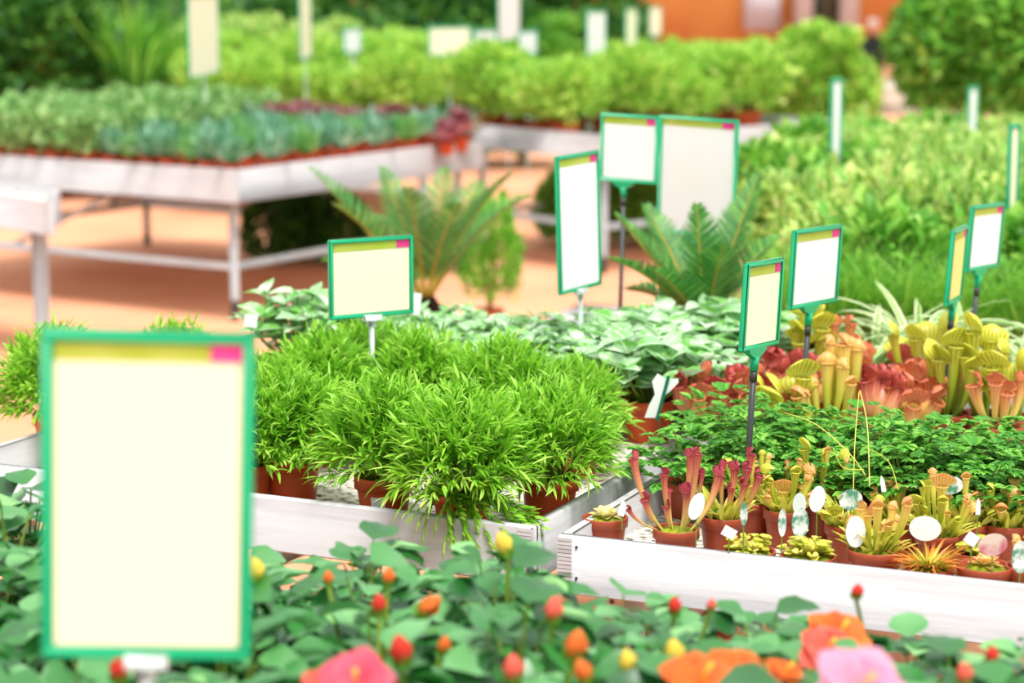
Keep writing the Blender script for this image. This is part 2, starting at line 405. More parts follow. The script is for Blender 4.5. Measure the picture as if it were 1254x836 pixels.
A1, B1 = G(-66, 563, ZR), G(652, 646, ZR)
A2, B2 = G(682, 655, ZR), G(1254, 718, ZR)
ea = (B2 - A2).normalized(); eb = V((-ea.y, ea.x, 0))
bw = 1.72
def xy(p): return (p.x, p.y)
ea1 = (B1 - A1).normalized(); eb1 = V((-ea1.y, ea1.x, 0))
t = bench('display_bench', 'white bench with ribbed corner carrying the lime green bamboo grass pots', [A1, B1, B1 + eb1 * bw, A1 + eb1 * bw], ZR, .107, ZT)
# ribbed corner plate and nails of that bench
def corner_plate(t, P, e, n, side, w_=.028):
    c = V(t.location); mb = MB()
    for k in range(14):
        mb.box(P - c + e * side * (w_ / 2 + .001) - n * .0012 + V((0, 0, ZR - P.z - .006 - k * .0072)), e * w_ / 2, n * .0012, (0, 0, .0028))
    put('corner_plate', mb.mesh('corner_plate', M['alu'], False), t)
    for k in (.018, .075):
        mb = MB(); q = P - c + e * side * (w_ + .010) + V((0, 0, ZR - P.z - k))
        mb.tube([q, q - n * .0015], .0025, 8); put('nail', mb.mesh('nail', M['rubber']), t)
corner_plate(t, B1, ea1, eb1, -1)
t2 = bench('display_bench', 'long white bench at right carrying the small pitcher plant pots', [A2, A2 + ea * 1.9, A2 + ea * 1.9 + eb * bw, A2 + eb * bw], ZR, .107, ZT)
corner_plate(t2, A2, ea, eb, 1)

# bench of the hibiscus, nearest the camera
Hc = G(560, 800, .56)
hb = [Hc - ea * 1.6, Hc + ea * 1.5, Hc + ea * 1.5 - eb * 1.25, Hc - ea * 1.6 - eb * 1.25]
bench('display_bench', 'low bench under the blurred hibiscus plants in the foreground', [hb[3], hb[2], hb[1], hb[0]], .56, .1, .50)

# back bench with succulents
K0, K1, K2 = G(-160, 180, .62), G(288, 208, .62), G(592, 171, .62)
K3 = K2 + (K0 - K1)
bench('display_bench', 'white wheeled bench carrying rows of grey-green succulents at left', [K0, K1, K2, K3], .62, .165, .57, diag=True)
# near-left bench end
L1 = G(61, 247, .60); dl = (G(0, 238, .60) - L1).normalized()
Lb = [L1 + dl * 1.3, L1, L1 + V((-.075, .6, 0)), L1 + dl * 1.3 + V((-.075, .6, 0))]
bench('display_bench', 'empty white bench end cut off by the left edge of the photo', Lb, .60, .15, .56, leg_inset=.25, stretch=False)
# behind
R0, R1 = G(560, 150, .66), G(738, 166, .66)
er = (R1 - R0).normalized(); fr = V((-er.y, er.x, 0))
bench('display_bench', 'white bench behind the succulents with lime shrubs and a grey leg', [R0, R1, R1 + fr * 2.0, R0 + fr * 2.0], .66, .14, .60)
LB = [G(120, 128, .6), G(535, 149, .6)]
e3 = (LB[1] - LB[0]).normalized(); f3 = V((-.05, 1, 0)).normalized()
bench('display_bench', 'hidden bench under the yellow-green shrubs behind the succulents', [LB[0], LB[1], LB[1] + f3 * 2.6, LB[0] + f3 * 2.6], .6, .14, .55)
S0, S1 = G(722, 150, .6), G(975, 122, .6)
e4 = (S1 - S0).normalized(); f4 = V((.16, 1, 0)).normalized()
bench('display_bench', 'far white bench with an orange row of pots beyond the double sign', [S0, S1, S1 + f4 * 1.6, S0 + f4 * 1.6], .6, .16, .55)
X0 = G(925, 396, .60); X1 = G(1420, 412, .60)
e5 = (X1 - X0).normalized(); f5 = V((-e5.y, e5.x, 0))
bench('display_bench', 'wide bench hidden under the mass of variegated plants at right', [X0, X1, X1 + f5 * 5.8, X0 + f5 * 5.8], .45, .1, .40)
Y0 = G(1040, 108, .6)
bench('display_bench', 'grey weathered bench far back between the round shrubs', [Y0, Y0 + V((2.6, 0, 0)), Y0 + V((2.6, 1.8, 0)), Y0 + V((0, 1.8, 0))], .6, .22, .55, mat='board_edge')

# ------------------------------------------------------------------ pots
POT = {}
def pot_meshes(r, h, mat='terra'):
    k = (r, h, mat)
    if k not in POT:
        mb = MB()
        mb.lathe([(0, 0), (r * .72, 0), (r * .74, .003), (r * .9, h * .74), (r * .9, h * .75), (r, h * .76), (r, h * .985), (r * .985, h), (r * .93, h), (r * .91, h * .985), (r * .88, h * .8)], 28)
        pm = mb.mesh('pot', M[mat])
        mb = MB(); prof = [(r * .9, h * .84), (r * .7, h * .88), (r * .4, h * .9), (0.0005, h * .91)]
        mb.lathe(prof, 20); sm = mb.mesh('soil', M['soil'])
        POT[k] = (pm, sm)
    return POT[k]
def potted(name, label, cat, p, r, h, parts, group=None, scale=1.0, rz=None, mat='terra', soil=True):
    t = thing(name, label, cat, p, random.uniform(0, 6.28) if rz is None else rz, group, scale)
    pm, sm = pot_meshes(r, h, mat)
    put('pot', pm, t)
    if soil: put('soil', sm, t)
    for n, me in parts: put(n, me, t, (0, 0, h * .88))
    return t
def sticker(t, r, h, ang, w_=.032, hh=.03):
    """paper sticker wrapped on the pot's side, ang towards the camera in world"""
    mb = MB(); n = 5; b = 0
    a0 = ang - t.rotation_euler.z
    for i in range(n + 1):
        a = a0 + (i / n - .5) * w_ / r
        for zz in (h * .36, h * .36 + min(hh, h * .37)):
            rr = r * (.74 + .16 * zz / (.74 * h)) + .0008
            mb.v.append(V((math.cos(a) * rr, math.sin(a) * rr, zz)))
    for i in range(n): mb.face([2 * i, 2 * i + 2, 2 * i + 3, 2 * i + 1])
    put('price_sticker', mb.mesh('sticker', M['label']), t)

# ------------------------------------------------------------------ bamboo grass
def rdir(rng, lo=-1.0, hi=1.0):
    z = rng.uniform(lo, hi); a = rng.uniform(0, 2 * PI); k = math.sqrt(max(0, 1 - z * z))
    return V((k * math.cos(a), k * math.sin(a), z))
def tuft(seed, R=.158, Hh=.205, stems=360, per=12, L=.035, W_=.0056):
    rng = random.Random(seed); mb = MB(); sb = MB()
    for i in range(stems):
        a = rng.uniform(0, 2 * PI); e = rng.random() ** .6
        top = Hh * math.sqrt(max(0.02, 1 - (e * .96) ** 2)) * rng.uniform(.82, 1.06) - (.035 * e ** 4)
        end = V((math.cos(a) * R * e, math.sin(a) * R * e, top)) * rng.uniform(.88, 1.03)
        base = V((math.cos(a) * .035 * e, math.sin(a) * .035 * e, 0))
        mid = base.lerp(end, .5) + V((0, 0, .035 * e))
        def B(t): return base * (1 - t) ** 2 + mid * 2 * t * (1 - t) + end * t * t
        if i % 3 == 0: sb.tube([B(0), B(.4), B(.75), B(.97)], [.0011, .001, .0008, .0004], 3, cap=False)
        for k in range(per):
            t = .42 + .58 * (k + rng.random()) / per
            p = B(min(1, t)); tan = (B(min(1, t + .05)) - B(max(0, t - .05))).normalized()
            out = (tan * rng.uniform(.7, 1.3) + rdir(rng) * .75 + V((math.cos(a), math.sin(a), 0)) * .25 * e).normalized()
            nr = (V((0, 0, 1)) + rdir(rng) * .5)
            mb.leaf(p, out, nr, L * rng.uniform(.65, 1.35), W_ * rng.uniform(.8, 1.3), 3, rng.uniform(.1, .7), .18, 'lance')
    return [('foliage', mb.mesh('bamboo_foliage', M['bamboo'])), ('stems', sb.mesh('bamboo_stems', M['stem']))]
T = [tuft(s) for s in (1, 2, 3)]
def bamboo(u, v, label, k=0, sc_=1.0, stick=None, r=.058, h=.10, rise=0.0, zrim=.63):
    p = G(u, v, zrim); p.z = ZT
    t = potted('bamboo_grass', label, 'potted plant', p, r, h, T[k % 3], 'bamboo grass pots on the bench', rz=random.Random(u).uniform(0, 6))
    for c in t.children:
        if c.name.startswith(('foliage', 'stems')): c.scale = (sc_, sc_, sc_ * (1 + rise))
    if stick: sticker(t, r, h, stick)
    return t
front = bamboo(566, 600, 'lime green bamboo grass spilling over the white board, nearest the bench corner', 0, 1.04)
# sprigs that hang over the board
def sprig(base, end, n, seed, sag=.02, L=.03):
    rng = random.Random(seed); mb = MB(); base = V(base); end = V(end); mid = base.lerp(end, .5) + V((0, -.01, .03))
    B = lambda t: base * (1 - t) ** 2 + mid * 2 * t * (1 - t) + end * t * t
    mb.tube([B(k / 5) for k in range(6)], .0009, 3, cap=False, m=1)
    for k in range(n):
        t = .2 + .8 * k / (n - 1); tan = (B(min(1, t + .05)) - B(t - .05)).normalized()
        for s_ in (-1, 1):
            sd = tan.cross(V((0, -1, .3))).normalized() * s_
            mb.leaf(B(t), tan * .8 + sd * rng.uniform(.3, .9) + rdir(rng) * .15, V((0, -.8, .5)) + rdir(rng) * .4, L * rng.uniform(.7, 1.2), .0065, 3, .3, .15)
    return mb.mesh('sprig', [M['bamboo'], M['stem']])
fi = V(front.location)
rzm = Matrix.Rotation(-front.rotation_euler.z, 3, 'Z')
for i, (du, dv) in enumerate(((505, 632), (520, 650), (545, 668), (560, 690), (578, 672), (590, 700), (535, 640), (602, 668), (640, 640), (664, 638), (650, 648), (628, 630), (612, 648), (572, 655), (490, 622), (584, 640), (500, 626), (512, 642), (654, 632), (660, 646), (640, 655), (552, 660), (566, 678))):
    e = D(du, dv, dep(G(du, 634, ZR)) - .035) - fi
    b0 = V((random.Random(i).uniform(-.03, .03), -.045, .115))
    put('sprig', sprig(rzm @ b0, rzm @ e, 13, i), front)
bamboo(470, 581, 'bamboo grass in terracotta pot with a blank grey sticker on its front', 1, 1.0, stick=-1.75)
bamboo(673, 583, 'bamboo grass right of the one spilling over, close to the bench divider', 2, .98)
bamboo(357, 560, 'bamboo grass in a taller terracotta pot, just right of the big blurred sign', 2, .93, r=.062, h=.105)
bamboo(300, 566, 'bamboo grass pot half hidden by the right edge of the big blurred sign', 1, .85, r=.055)
tt = [(395, 512, 'bamboo grass in second row behind the pot right of the big sign', 0, 1.0),
      (520, 508, 'bamboo grass in second row, directly behind the one spilling over', 1, .98),
      (452, 490, 'bamboo grass at the foot of the square cream sign with clear stem', 2, .95),
      (615, 522, 'bamboo grass between second row and the one beside the divider', 0, 1.0),
      (705, 525, 'rightmost bamboo grass, dark gap of mint leaves on its right', 1, .8),
      (322, 512, 'bamboo grass in back row just right of the big sign top corner', 1, .72),
      (215, 478, 'bamboo grass hidden behind the big sign with only its top showing', 2, .85),
      (72, 505, 'bamboo grass poking out left of the big blurred sign', 0, 1.0),
      (150, 545, 'bamboo grass wholly behind the big blurred cream sign', 0, .9)]
for (u, v, l, k, s_) in tt[:8]: bamboo(u, v, l, k, s_)

# ------------------------------------------------------------------ mint-leaved plants
def mintplant(seed, R=.085, Hh=.10, n=17, L=.044):
    rng = random.Random(seed); mb = MB(); sb = MB()
    for i in range(n):
        a = 2 * PI * i * .382 + rng.uniform(-.2, .2); e = math.sqrt((i + .5) / n)
        tip = V((math.cos(a) * R * e, math.sin(a) * R * e, Hh * (1.05 - .45 * e * e) * rng.uniform(.85, 1.15)))
        sb.tube([(0, 0, 0), tip * .6 + V((0, 0, -.005)), tip], [.0022, .002, .0015], 5, cap=False)
        for k in range(3):
            pz = tip - (tip * .22 * k)
            off = rng.uniform(0, PI)
            for s_ in range(2 if k else 4):
                b = off + k * PI / 2 + s_ * (PI if k else PI / 2)
                dd = V((math.cos(b), math.sin(b), rng.uniform(.1, .9) - .15 * k))
                sz = L * rng.uniform(.75, 1.15) * (.75 if (k == 0 and s_ > 1) else 1)
                mb.leaf(pz, dd, V((0, 0, 1)) + V((math.cos(a), math.sin(a), 0)) * .3, sz, sz * .62, 4, rng.uniform(-.2, 1.1), .2, 'ovate')
    return [('foliage', mb.mesh('mint_foliage', M['mint'])), ('stems', sb.mesh('mint_stems', M['stem']))]
MI = [mintplant(s) for s in (11, 12, 13)]
def local1(p): return G(0, 0, 0)
random.seed(5)
row = 0
org = A1
for j in range(8):            # rows towards the back of the bench
    for i in range(17):
        along = .18 + i * .135 + (.06 if j % 2 else 0); back = .40 + j * .172
        P = org + ea1 * along + eb1 * back
        # pixel check: keep the clump where the photo shows it
        rel = P + V((0, 0, .08)) - CAM; d = rel.dot(fwd); u = W / 2 + F * rel.dot(rgt) / d; v = H / 2 - F * rel.dot(upv) / d
        if along > (B1 - A1).length - .07 or back > bw - .1: continue
        lim = 425 if u < 540 else 462 if u < 700 else 472
        if v > lim or (u < 285 and not 90 < u < 160): continue
        if 720 > u > 640 and v > 450: continue
        P.z = ZT
        s_ = random.uniform(.95, 1.15)
        if u < 430: s_ *= 1.4
        if u > 740: s_ *= 1.2
        mt = potted('mint_leaved_plant', 'pale mint-leaved plant, %s from left in the %s row from the back' % (nth((1, j)), ORD[8 - j]), 'potted plant',
               P, .055, .08, MI[(i + j) % 3], 'pale mint-leaved plants behind the bamboo grass', s_)
        if u > 740:
            for ch in mt.children:
                if ch.name.startswith(('foliage', 'stems')): ch.location.z -= .015; ch.scale = (1.35, 1.35, 1.1)
                else: ch.scale = (.85, .85, .9)

# ------------------------------------------------------------------ lobed-leaf plants on the right bench
def lobedplant(seed, R=.125, Hh=.115, n=130):
    rng = random.Random(seed); mb = MB(); sb = MB()
    for i in range(n):
        a = 2 * PI * i * .382; e = math.sqrt((i + .5) / n)
        c = V((math.cos(a) * R * e, math.sin(a) * R * e, Hh * (1.0 - .5 * e * e) * rng.uniform(.35, 1.15)))
        if i % 3 == 0: sb.tube([(0, 0, 0), c * .6, c], .001, 3, cap=False)
        dirn = V((math.cos(a), math.sin(a), rng.uniform(-.2, .3))); dirn = (dirn + rdir(rng) * .5).normalized()
        side = dirn.cross(V((0, 0, 1))).normalized()
        for k in range(5):
            th = (k - 2) * .62
            dd = dirn * math.cos(th) + side * math.sin(th)
            L = .025 * (1.1 if k == 2 else .95 if k in (1, 3) else .75) * rng.uniform(.85, 1.2)
            mb.leaf(c, dd + V((0, 0, .1)), V((0, 0, 1)) + rdir(rng) * .2, L, L * .62, 5, rng.uniform(.1, .6), .12, 'lobed')
    return [('foliage', mb.mesh('lobed_foliage', M['fern'])), ('stems', sb.mesh('lobed_stems', M['stem']))]
LO = [lobedplant(s) for s in (21, 22)]
random.seed(8)
cnt = 0
for j in range(3):
    for i in range(13):
        P = A2 + ea * (.075 + i * .145 + (.07 if j % 2 else 0)) + eb * (.49 + j * .145)
        P.z = ZT; cnt += 1
        potted('lobed_leaf_plant', 'low lobed-leaf green plant, %s from the divider, %s row' % (ORD[i + 1], ['front', 'middle', 'back'][j]), 'potted plant', P, .05, .075, LO[(i + j) % 2],
               'lobed-leaf green plants behind the small pitcher pots', random.uniform(.9, 1.12), mat='terra_dark')

# ------------------------------------------------------------------ pitcher plants
def pitcher_mesh(top, r=.011, kind='frill', mat='pit_red', seed=0, belly=0.0):
    """a pitcher from the origin to top; hood as an extension of the rim's back side"""
    rng = random.Random(seed); mb = MB(); top = V(top); L = top.length
    hor = V((top.x, top.y, 0)); hd = hor.normalized() if hor.length > 1e-4 else V((1, 0, 0))
    c1 = hor * .75 + V((0, 0, top.z * .35))
    B = lambda t: c1 * 2 * t * (1 - t) + top * t * t
    n = 12; K = 10; pts = []; rad = []
    for k in range(K + 1):
        t = k / K; pts.append(B(t))
        rr = r * (.2 + .62 * t ** 1.8 + .1 * math.sin(PI * t)) if not belly else r * (.25 + belly * math.sin(PI * min(1, t * 1.05)) + .45 * t)
        rad.append(rr)
    rad[-1] = rad[-1] * (1.25 if kind != 'dome' else 1.05)
    b = len(mb.v)
    mb.tube(pts, rad, n, cap=False)
    # scale the tube's v so the hood holds the last 18 per cent
    for i, f in enumerate(mb.uv): mb.uv[i] = [(a_, c_ * .84) for a_, c_ in f]
    tdir = (pts[-1] - pts[-2]).normalized(); R0 = rad[-1]
    back = -hd
    back = (back - tdir * back.dot(tdir)).normalized(); side = tdir.cross(back).normalized()
    # rim roll
    ring = [pts[-1] + (back * math.cos(a) + side * math.sin(a)) * R0 for a in [2 * PI * k / 14 for k in range(15)]]
    b = len(mb.v); mb.tube(ring, r * .13, 5, cap=False)
    for i in range(len(mb.uv) - 14 * 5, len(mb.uv)): mb.uv[i] = [(a_, .9) for a_, c_ in mb.uv[i]]
    # hood
    rows = 6; cols = 9; b = len(mb.v)
    hw = {'frill': 1.35, 'dome': 1.15, 'lid': 2.1, 'wing': 1.7}[kind] * r
    hl = {'frill': 1.9, 'dome': 2.6, 'lid': 3.4, 'wing': 2.6}[kind] * r
    curl = {'frill': .8, 'dome': 2.1, 'lid': 1.5, 'wing': .9}[kind]
    p = pts[-1] + back * R0 * .95; d = (tdir * 1.0 + back * (.15 if kind != 'wing' else .5)).normalized()
    st = hl / rows
    nn = -back
    for i in range(rows + 1):
        t = i / rows; ang = curl * t
        dd = d * math.cos(ang) + nn * math.sin(ang); n2 = nn * math.cos(ang) - d * math.sin(ang)
        w_ = hw * (.45 + .75 * math.sin(PI * min(1, t * .8 + .12))) * (1 if i < rows else .45)
        for j in range(cols):
            s_ = (j / (cols - 1) - .5) * 2
            fr_ = (math.sin(j * 2.6 + i) * .22 * r * (2.0 if kind == 'frill' else 1.6 if kind in ('frill', 'wing') else .15)) * abs(s_) * t
            cup = (s_ * s_) * w_ * (.75 if kind in ('dome',) else .35)
            mb.v.append(p + side * s_ * w_ + n2 * (cup) + dd * fr_ + n2 * fr_)
        p = p + dd * st
    for i in range(rows):
        for j in range(cols - 1):
            a = b + i * cols + j
            v0, v1 = .86 + .14 * i / rows, .86 + .14 * (i + 1) / rows
            mb.face([a, a + 1, a + cols + 1, a + cols], [(j / 8, v0), ((j + 1) / 8, v0), ((j + 1) / 8, v1), (j / 8, v1)])
    return mb.mesh('pitcher', M[mat])
PC = {}
def rosette_mesh(seed, n=16, L=.03, W_=.014, prof='paddle', mat='yellowish', rise=.35, bend=.5, layers=2):
    rng = random.Random(seed); mb = MB()
    for i in range(n):
        a = 2 * PI * i * .382; f = i / n
        e = 1.15 - f * rise * 3
        dd = V((math.cos(a), math.sin(a), max(-.1, .15 + f * rise * 3)))
        l = L * (1.1 - .5 * f) * rng.uniform(.8, 1.15)
        mb.leaf(V((math.cos(a) * .004, math.sin(a) * .004, .002 + .006 * f)), dd, V((0, 0, 1)) - V((math.cos(a), math.sin(a), 0)) * f, l, W_ * rng.uniform(.85, 1.15), 5, bend * rng.uniform(.4, 1.3), .2, prof)
    return mb.mesh('rosette', M[mat])
def flytrap_mesh(seed, n=16, R=.035):
    """leaf stalks each ending in a two-lobed trap"""
    rng = random.Random(seed); mb = MB()
    for i in range(n):
        a = 2 * PI * i * .382 + rng.uniform(-.2, .2); e = rng.uniform(.35, 1)
        d = V((math.cos(a) * e, math.sin(a) * e, rng.uniform(.15, .9))).normalized(); L = R * rng.uniform(.6, 1.0)
        mb.leaf((0, 0, 0), d, V((0, 0, 1)), L, .010, 4, .3, .15, 'paddle')
        tip = d * L * .96 - V((0, 0, .004 * e)); sd = d.cross(V((0, 0, 1))).normalized()
        for s_ in (-1, 1):
            mb.leaf(tip - sd * s_ * .001, (sd * s_ + d * .5 + V((0, 0, .6))).normalized(), (V((0, 0, 1)) - sd * s_ * .8), .013, .019, 4, .7, .1, 'round')
    return mb.mesh('flytrap', M['yellowish'])
def sundew_mesh(seed, n=110, L=.05):
    rng = random.Random(seed); mb = MB()
    for i in range(n):
        a = rng.uniform(0, 2 * PI); z = rng.uniform(-.25, 1.3)
        d = V((math.cos(a), math.sin(a), z)).normalized()
        mb.leaf(V((math.cos(a), math.sin(a), 0)) * .005, d, V((0, 0, 1)), L * rng.uniform(.6, 1.1), .0034 * rng.uniform(.8, 1.5), 5, rng.uniform(.1, 1.3), .1, 'strap', twist=rng.uniform(-1, 1))
    return mb.mesh('sundew', M['sundew'])
def jade_mesh(seed):
    rng = random.Random(seed); mb = MB()
    for c in ((0, 0, .008), (.014, .006, .006), (-.012, -.008, .012), (.004, -.014, .016)):
        for i in range(12):
            a = 2 * PI * i * .382; f = i / 12
            mb.leaf(V(c), V((math.cos(a), math.sin(a), .1 + 1.4 * f)), V((0, 0, 1)), .013, .013, 4, -.8, .3, 'round')
    return mb.mesh('succulent', M['jade'])
random.seed(3)
def moss_mesh(r, seed=0):
    rng = random.Random(seed); mb = MB()
    mb.lathe([(r, -.004), (r * .8, .004), (r * .5, .007), (.0005, .009)], 18)
    for v in mb.v: v.z += rng.uniform(-.002, .002)
    return mb.mesh('moss', M['moss'])
PR, PH = .0425, .072
def ppot(u, v, name, label, parts=(), z=ZT + PH, r=PR, h=PH, group='small carnivorous plant pots along the front', mat='terra_dark', cat='potted plant', top='soil', sc_=1.0):
    p = G(u, v, z); p.z = ZT
    t = potted(name, label, cat, p, r, h, [], group, sc_, 0.0, mat)
    if top == 'moss': put('moss', moss_mesh(r * .86, int(u)), t, (0, 0, h * .89))
    for n_, me in parts: put(n_, me, t, (0, 0, h * .9))
    return t
def add_pitchers(t, tops, kind, mat, r, h=PH, seed=0, belly=0.0, jy=.03, base=None):
    """tops: list of (dx, dz) in metres from the pot's rim centre, seen from the front"""
    rng = random.Random(seed)
    for i, tp in enumerate(tops):
        dx, dz = tp[0], tp[1]; rr = r * (tp[2] if len(tp) > 2 else rng.uniform(.85, 1.15))
        bx = V((max(-.02, min(.02, dx * .3)), rng.uniform(-.012, .012), 0))
        put('pitcher', pitcher_mesh(V((dx, rng.uniform(-jy, jy), dz)) - bx, rr, rng.choice(kind) if isinstance(kind, tuple) else kind, rng.choice(mat) if isinstance(mat, tuple) else mat, seed * 50 + i, belly=belly), t, bx + V((0, 0, h * .88)))
THIN = {}
def thin_leaves(t, seed, n=48, L=.062, h=PH):
    k = seed % 3
    if k not in THIN:
        rng = random.Random(k); mb = MB()
        for i in range(n):
            a = rng.uniform(0, 2 * PI); dd = V((math.cos(a), math.sin(a), rng.uniform(.6, 2.6)))
            mb.leaf(V((math.cos(a), math.sin(a), 0)) * rng.uniform(.0, .035), dd, V((0, 0, 1)), L * rng.uniform(.5, 1.15), .011 * rng.uniform(.6, 1.3), 5, rng.uniform(.1, .8), .25, rng.choice(('paddle', 'lance', 'ovate')), twist=rng.uniform(-1.2, 1.2))
        THIN[k] = mb.mesh('thin_leaves', M['yellowish'])
    put('leaves', THIN[k], t, (0, 0, h * .88))
S_ = 1 / 685.0
# front row
a = ppot(741, 632, 'butterwort', 'small pot with pale yellow butterwort, leftmost on the right bench', [('foliage', rosette_mesh(31, 14, .032, .018, 'round', 'pale', .5))], top='moss', mat='terra_dark')
t = ppot(828, 646, 'pitcher_plant', 'tall thin pitcher plant with dark red frilled tops beside the butterwort', top='moss', mat='terra_dark')
add_pitchers(t, [((775 - 828) * S_, (640 - 550) * S_, 1.1), ((788 - 828) * S_, (640 - 596) * S_, 1), ((815 - 828) * S_, (640 - 606) * S_, .9), ((846 - 828) * S_, (640 - 545) * S_, 1.0),
                 ((852 - 828) * S_, (640 - 536) * S_, .95), ((812 - 828) * S_, (640 - 566) * S_, .9), ((768 - 828) * S_, (640 - 606) * S_, .6), ((843 - 828) * S_, (640 - 592) * S_, 1.4),
                 ((882 - 828) * S_, (640 - 572) * S_, 1.25), ((858 - 828) * S_, (640 - 560) * S_, .6), ((818 - 828) * S_, (640 - 590) * S_, .6)], 'frill', 'pit_red', .0085, seed=1)
t = ppot(886, 630, 'pitcher_plant', 'brown pot of green succulent and pink pitchers left of the black sign pole', [('succulent', jade_mesh(3))], h=.085, z=ZT + .085, r=.045)
thin_leaves(t, 1, h=.085)
add_pitchers(t, [(.022, .09, 1.1), (.035, .075, 1), (.05, .12, 1), (.062, .085, 1.1), (-.005, .10, .9), (.04, .10, 1.0), (.012, .06, .8)], 'frill', 'pit_red', .0085, h=.085, seed=2)
t = ppot(918, 668, 'flytrap', 'yellow-green flytrap in a wide low pot below the black sign pole', [('foliage', flytrap_mesh(5, 26, .042))], r=.047, h=.05, z=ZT + .05 + .008, top='moss')
t = ppot(990, 674, 'flytrap', 'bright yellow flytrap with drooping leaf and a square sticker on its pot', [('foliage', flytrap_mesh(6, 30, .05)), ('leaves', rosette_mesh(8, 12, .05, .022, 'round', 'yellowish', .3))], r=.05, h=.052, z=ZT + .06, top='moss')
sticker(t, .05, .052, -1.15, .026, .03)
t = ppot(1072, 673, 'pitcher_plant', 'yellow hooded pitcher plant with a plain white oval tag at its left', r=.05, h=.075, top='moss')
add_pitchers(t, [(-.03, .085), (-.005, .095, 1.2), (.012, .085), (.03, .08), (-.015, .07), (-.04, .05), (.045, .10, 1.25), (.02, .055), (.04, .05), (0, .05), (-.025, .04), (.05, .07), (.005, .03), (.03, .03)], ('dome', 'dome', 'frill'), ('pit_hood', 'pit_hood', 'pit_yellow'), .0085, seed=3, jy=.045)
thin_leaves(t, 2)
t = ppot(1138, 690, 'sundew', 'spiky orange-tipped sundew drooping over its pot in the front row', [('foliage', sundew_mesh(3, 300, .074))], r=.042, h=.06, z=ZT + .065, top='moss')
t = ppot(1207, 690, 'butterwort', 'pot with blank square sticker and reddish rosette under a round printed tag', [('foliage', rosette_mesh(41, 16, .03, .016, 'round', 'pit_peach', .5))], r=.048, h=.07, top='moss')
sticker(t, .048, .07, -1.6, .045, .034)
t = ppot(1262, 692, 'pitcher_plant', 'pitcher pot cut by the right edge of the photo in the front row', top='moss')
add_pitchers(t, [(-.01, .06), (.01, .08), (-.025, .05)], 'dome', 'pit_hood', .008, seed=9)
# second row
def hooded(u, v, label, seed, n=12, hmax=.10, rr=.0085, mat=('pit_hood', 'pit_hood', 'pit_yellow'), kind=('dome', 'dome', 'frill', 'lid'), pm='terra_dark', **kw):
    rng = random.Random(seed)
    t = ppot(u, v, 'pitcher_plant', label, top='moss', mat=pm, **kw)
    tops = []
    for i in range(n):
        x = rng.uniform(-.055, .055); tops.append((x, hmax * (1 - abs(x) * 5) * rng.uniform(.35, 1.1), rng.uniform(.55, 1.25)))
    add_pitchers(t, tops, kind, mat, rr, seed=seed + 70, jy=.045)
    thin_leaves(t, seed, h=kw.get('h', PH))
    return t
hooded(962, 622, 'yellow pitcher plant behind the flytraps, right of the black sign pole', 4, 13, .10)
hooded(1000, 612, 'tall pale yellow pitcher plant behind a plain white oval tag', 5, 11, .115, .0095)
hooded(922, 612, 'yellow-orange pitcher plant right beside the nearest black sign pole', 6, 12, .10)
hooded(1038, 640, 'small brown pot with a printed round tag between two rows', 7, 6, .05)
hooded(1150, 652, 'yellow hooded pitcher plant with slender tubes behind the round white tag', 8, 14, .115, .009)
hooded(1180, 640, 'pitcher plant just right of the tallest printed round tag', 9, 9, .09)
hooded(1232, 640, 'yellow-green pitcher plant with orange hoods near the right edge', 10, 14, .09)
hooded(1270, 630, 'pitcher plant with orange hoods touching the right edge', 11, 10, .10)
hooded(1100, 632, 'short pitcher plant behind the spiky sundew', 12, 9, .07)
t = ppot(1193, 672, 'flytrap', 'small flytrap squeezed between sundew and sticker pot', [('foliage', flytrap_mesh(16, 16, .035))], r=.036, h=.055, z=ZT + .06)

# big pitchers further back
def bigpitch(u, v, label, seed, mat='pit_yellow', kind='lid', n=7, hmax=.2, rr=.02, belly=0.0, spread=.06, name='pitcher_plant', zr=ZT + .09, group='large pitcher plants in the middle of the right bench'):
    rng = random.Random(seed); p = G(u, v, zr); p.z = ZT
    t = potted(name, label, 'potted plant', p, .055, .09, [], group, 1.0, 0.0, 'terra_dark')
    for i in range(n):
        x = rng.uniform(-spread, spread); y = rng.uniform(-spread, spread) * .7
        bx = V((x * .4, y * .4, 0))
        m_ = mat if isinstance(mat, str) else rng.choice(mat)
        put('pitcher', pitcher_mesh(V((x, y, hmax * rng.uniform(.55, 1.05) * (1 - .3 * abs(x) / spread))), rr * rng.uniform(.75, 1.15), kind, m_, seed * 31 + i, belly=belly), t, bx + V((0, 0, .08)), (0, 0, rng.uniform(-1.2, 1.2)))
    return t
for i, (u, v, m_, l) in enumerate((
        (868, 505, ('pit_purple', 'pit_peach'), 'squat orange-red pitcher plant next to the mint leaves'),
        (905, 505, ('pit_purple', 'pit_peach'), 'squat crimson pitcher plant behind the nearest black pole'),
        (945, 510, ('pit_purple', 'pit_peach'), 'squat red pitcher plant between the two black sign poles'),
        (935, 480, ('pit_purple',), 'dark pink squat pitcher plant at the back between the poles'),
        (975, 488, ('pit_purple', 'pit_peach'), 'rosy squat pitcher plant left of the second black pole'),
        (1062, 512, ('pit_purple',), 'deep maroon squat pitcher plant in the middle of the bench'),
        (1100, 505, ('pit_peach', 'pit_purple'), 'peach and maroon squat pitcher plant right of the maroon one'),
        (1135, 500, ('pit_peach',), 'peach squat pitcher plant left of the third pole'),
        (1090, 478, ('pit_purple', 'pit_peach'), 'red-lidded squat pitcher plant below the striped spider leaves'))):
    bigpitch(u, v, l, 100 + i, m_, 'wing', 9, .095, .017, .75, .07)
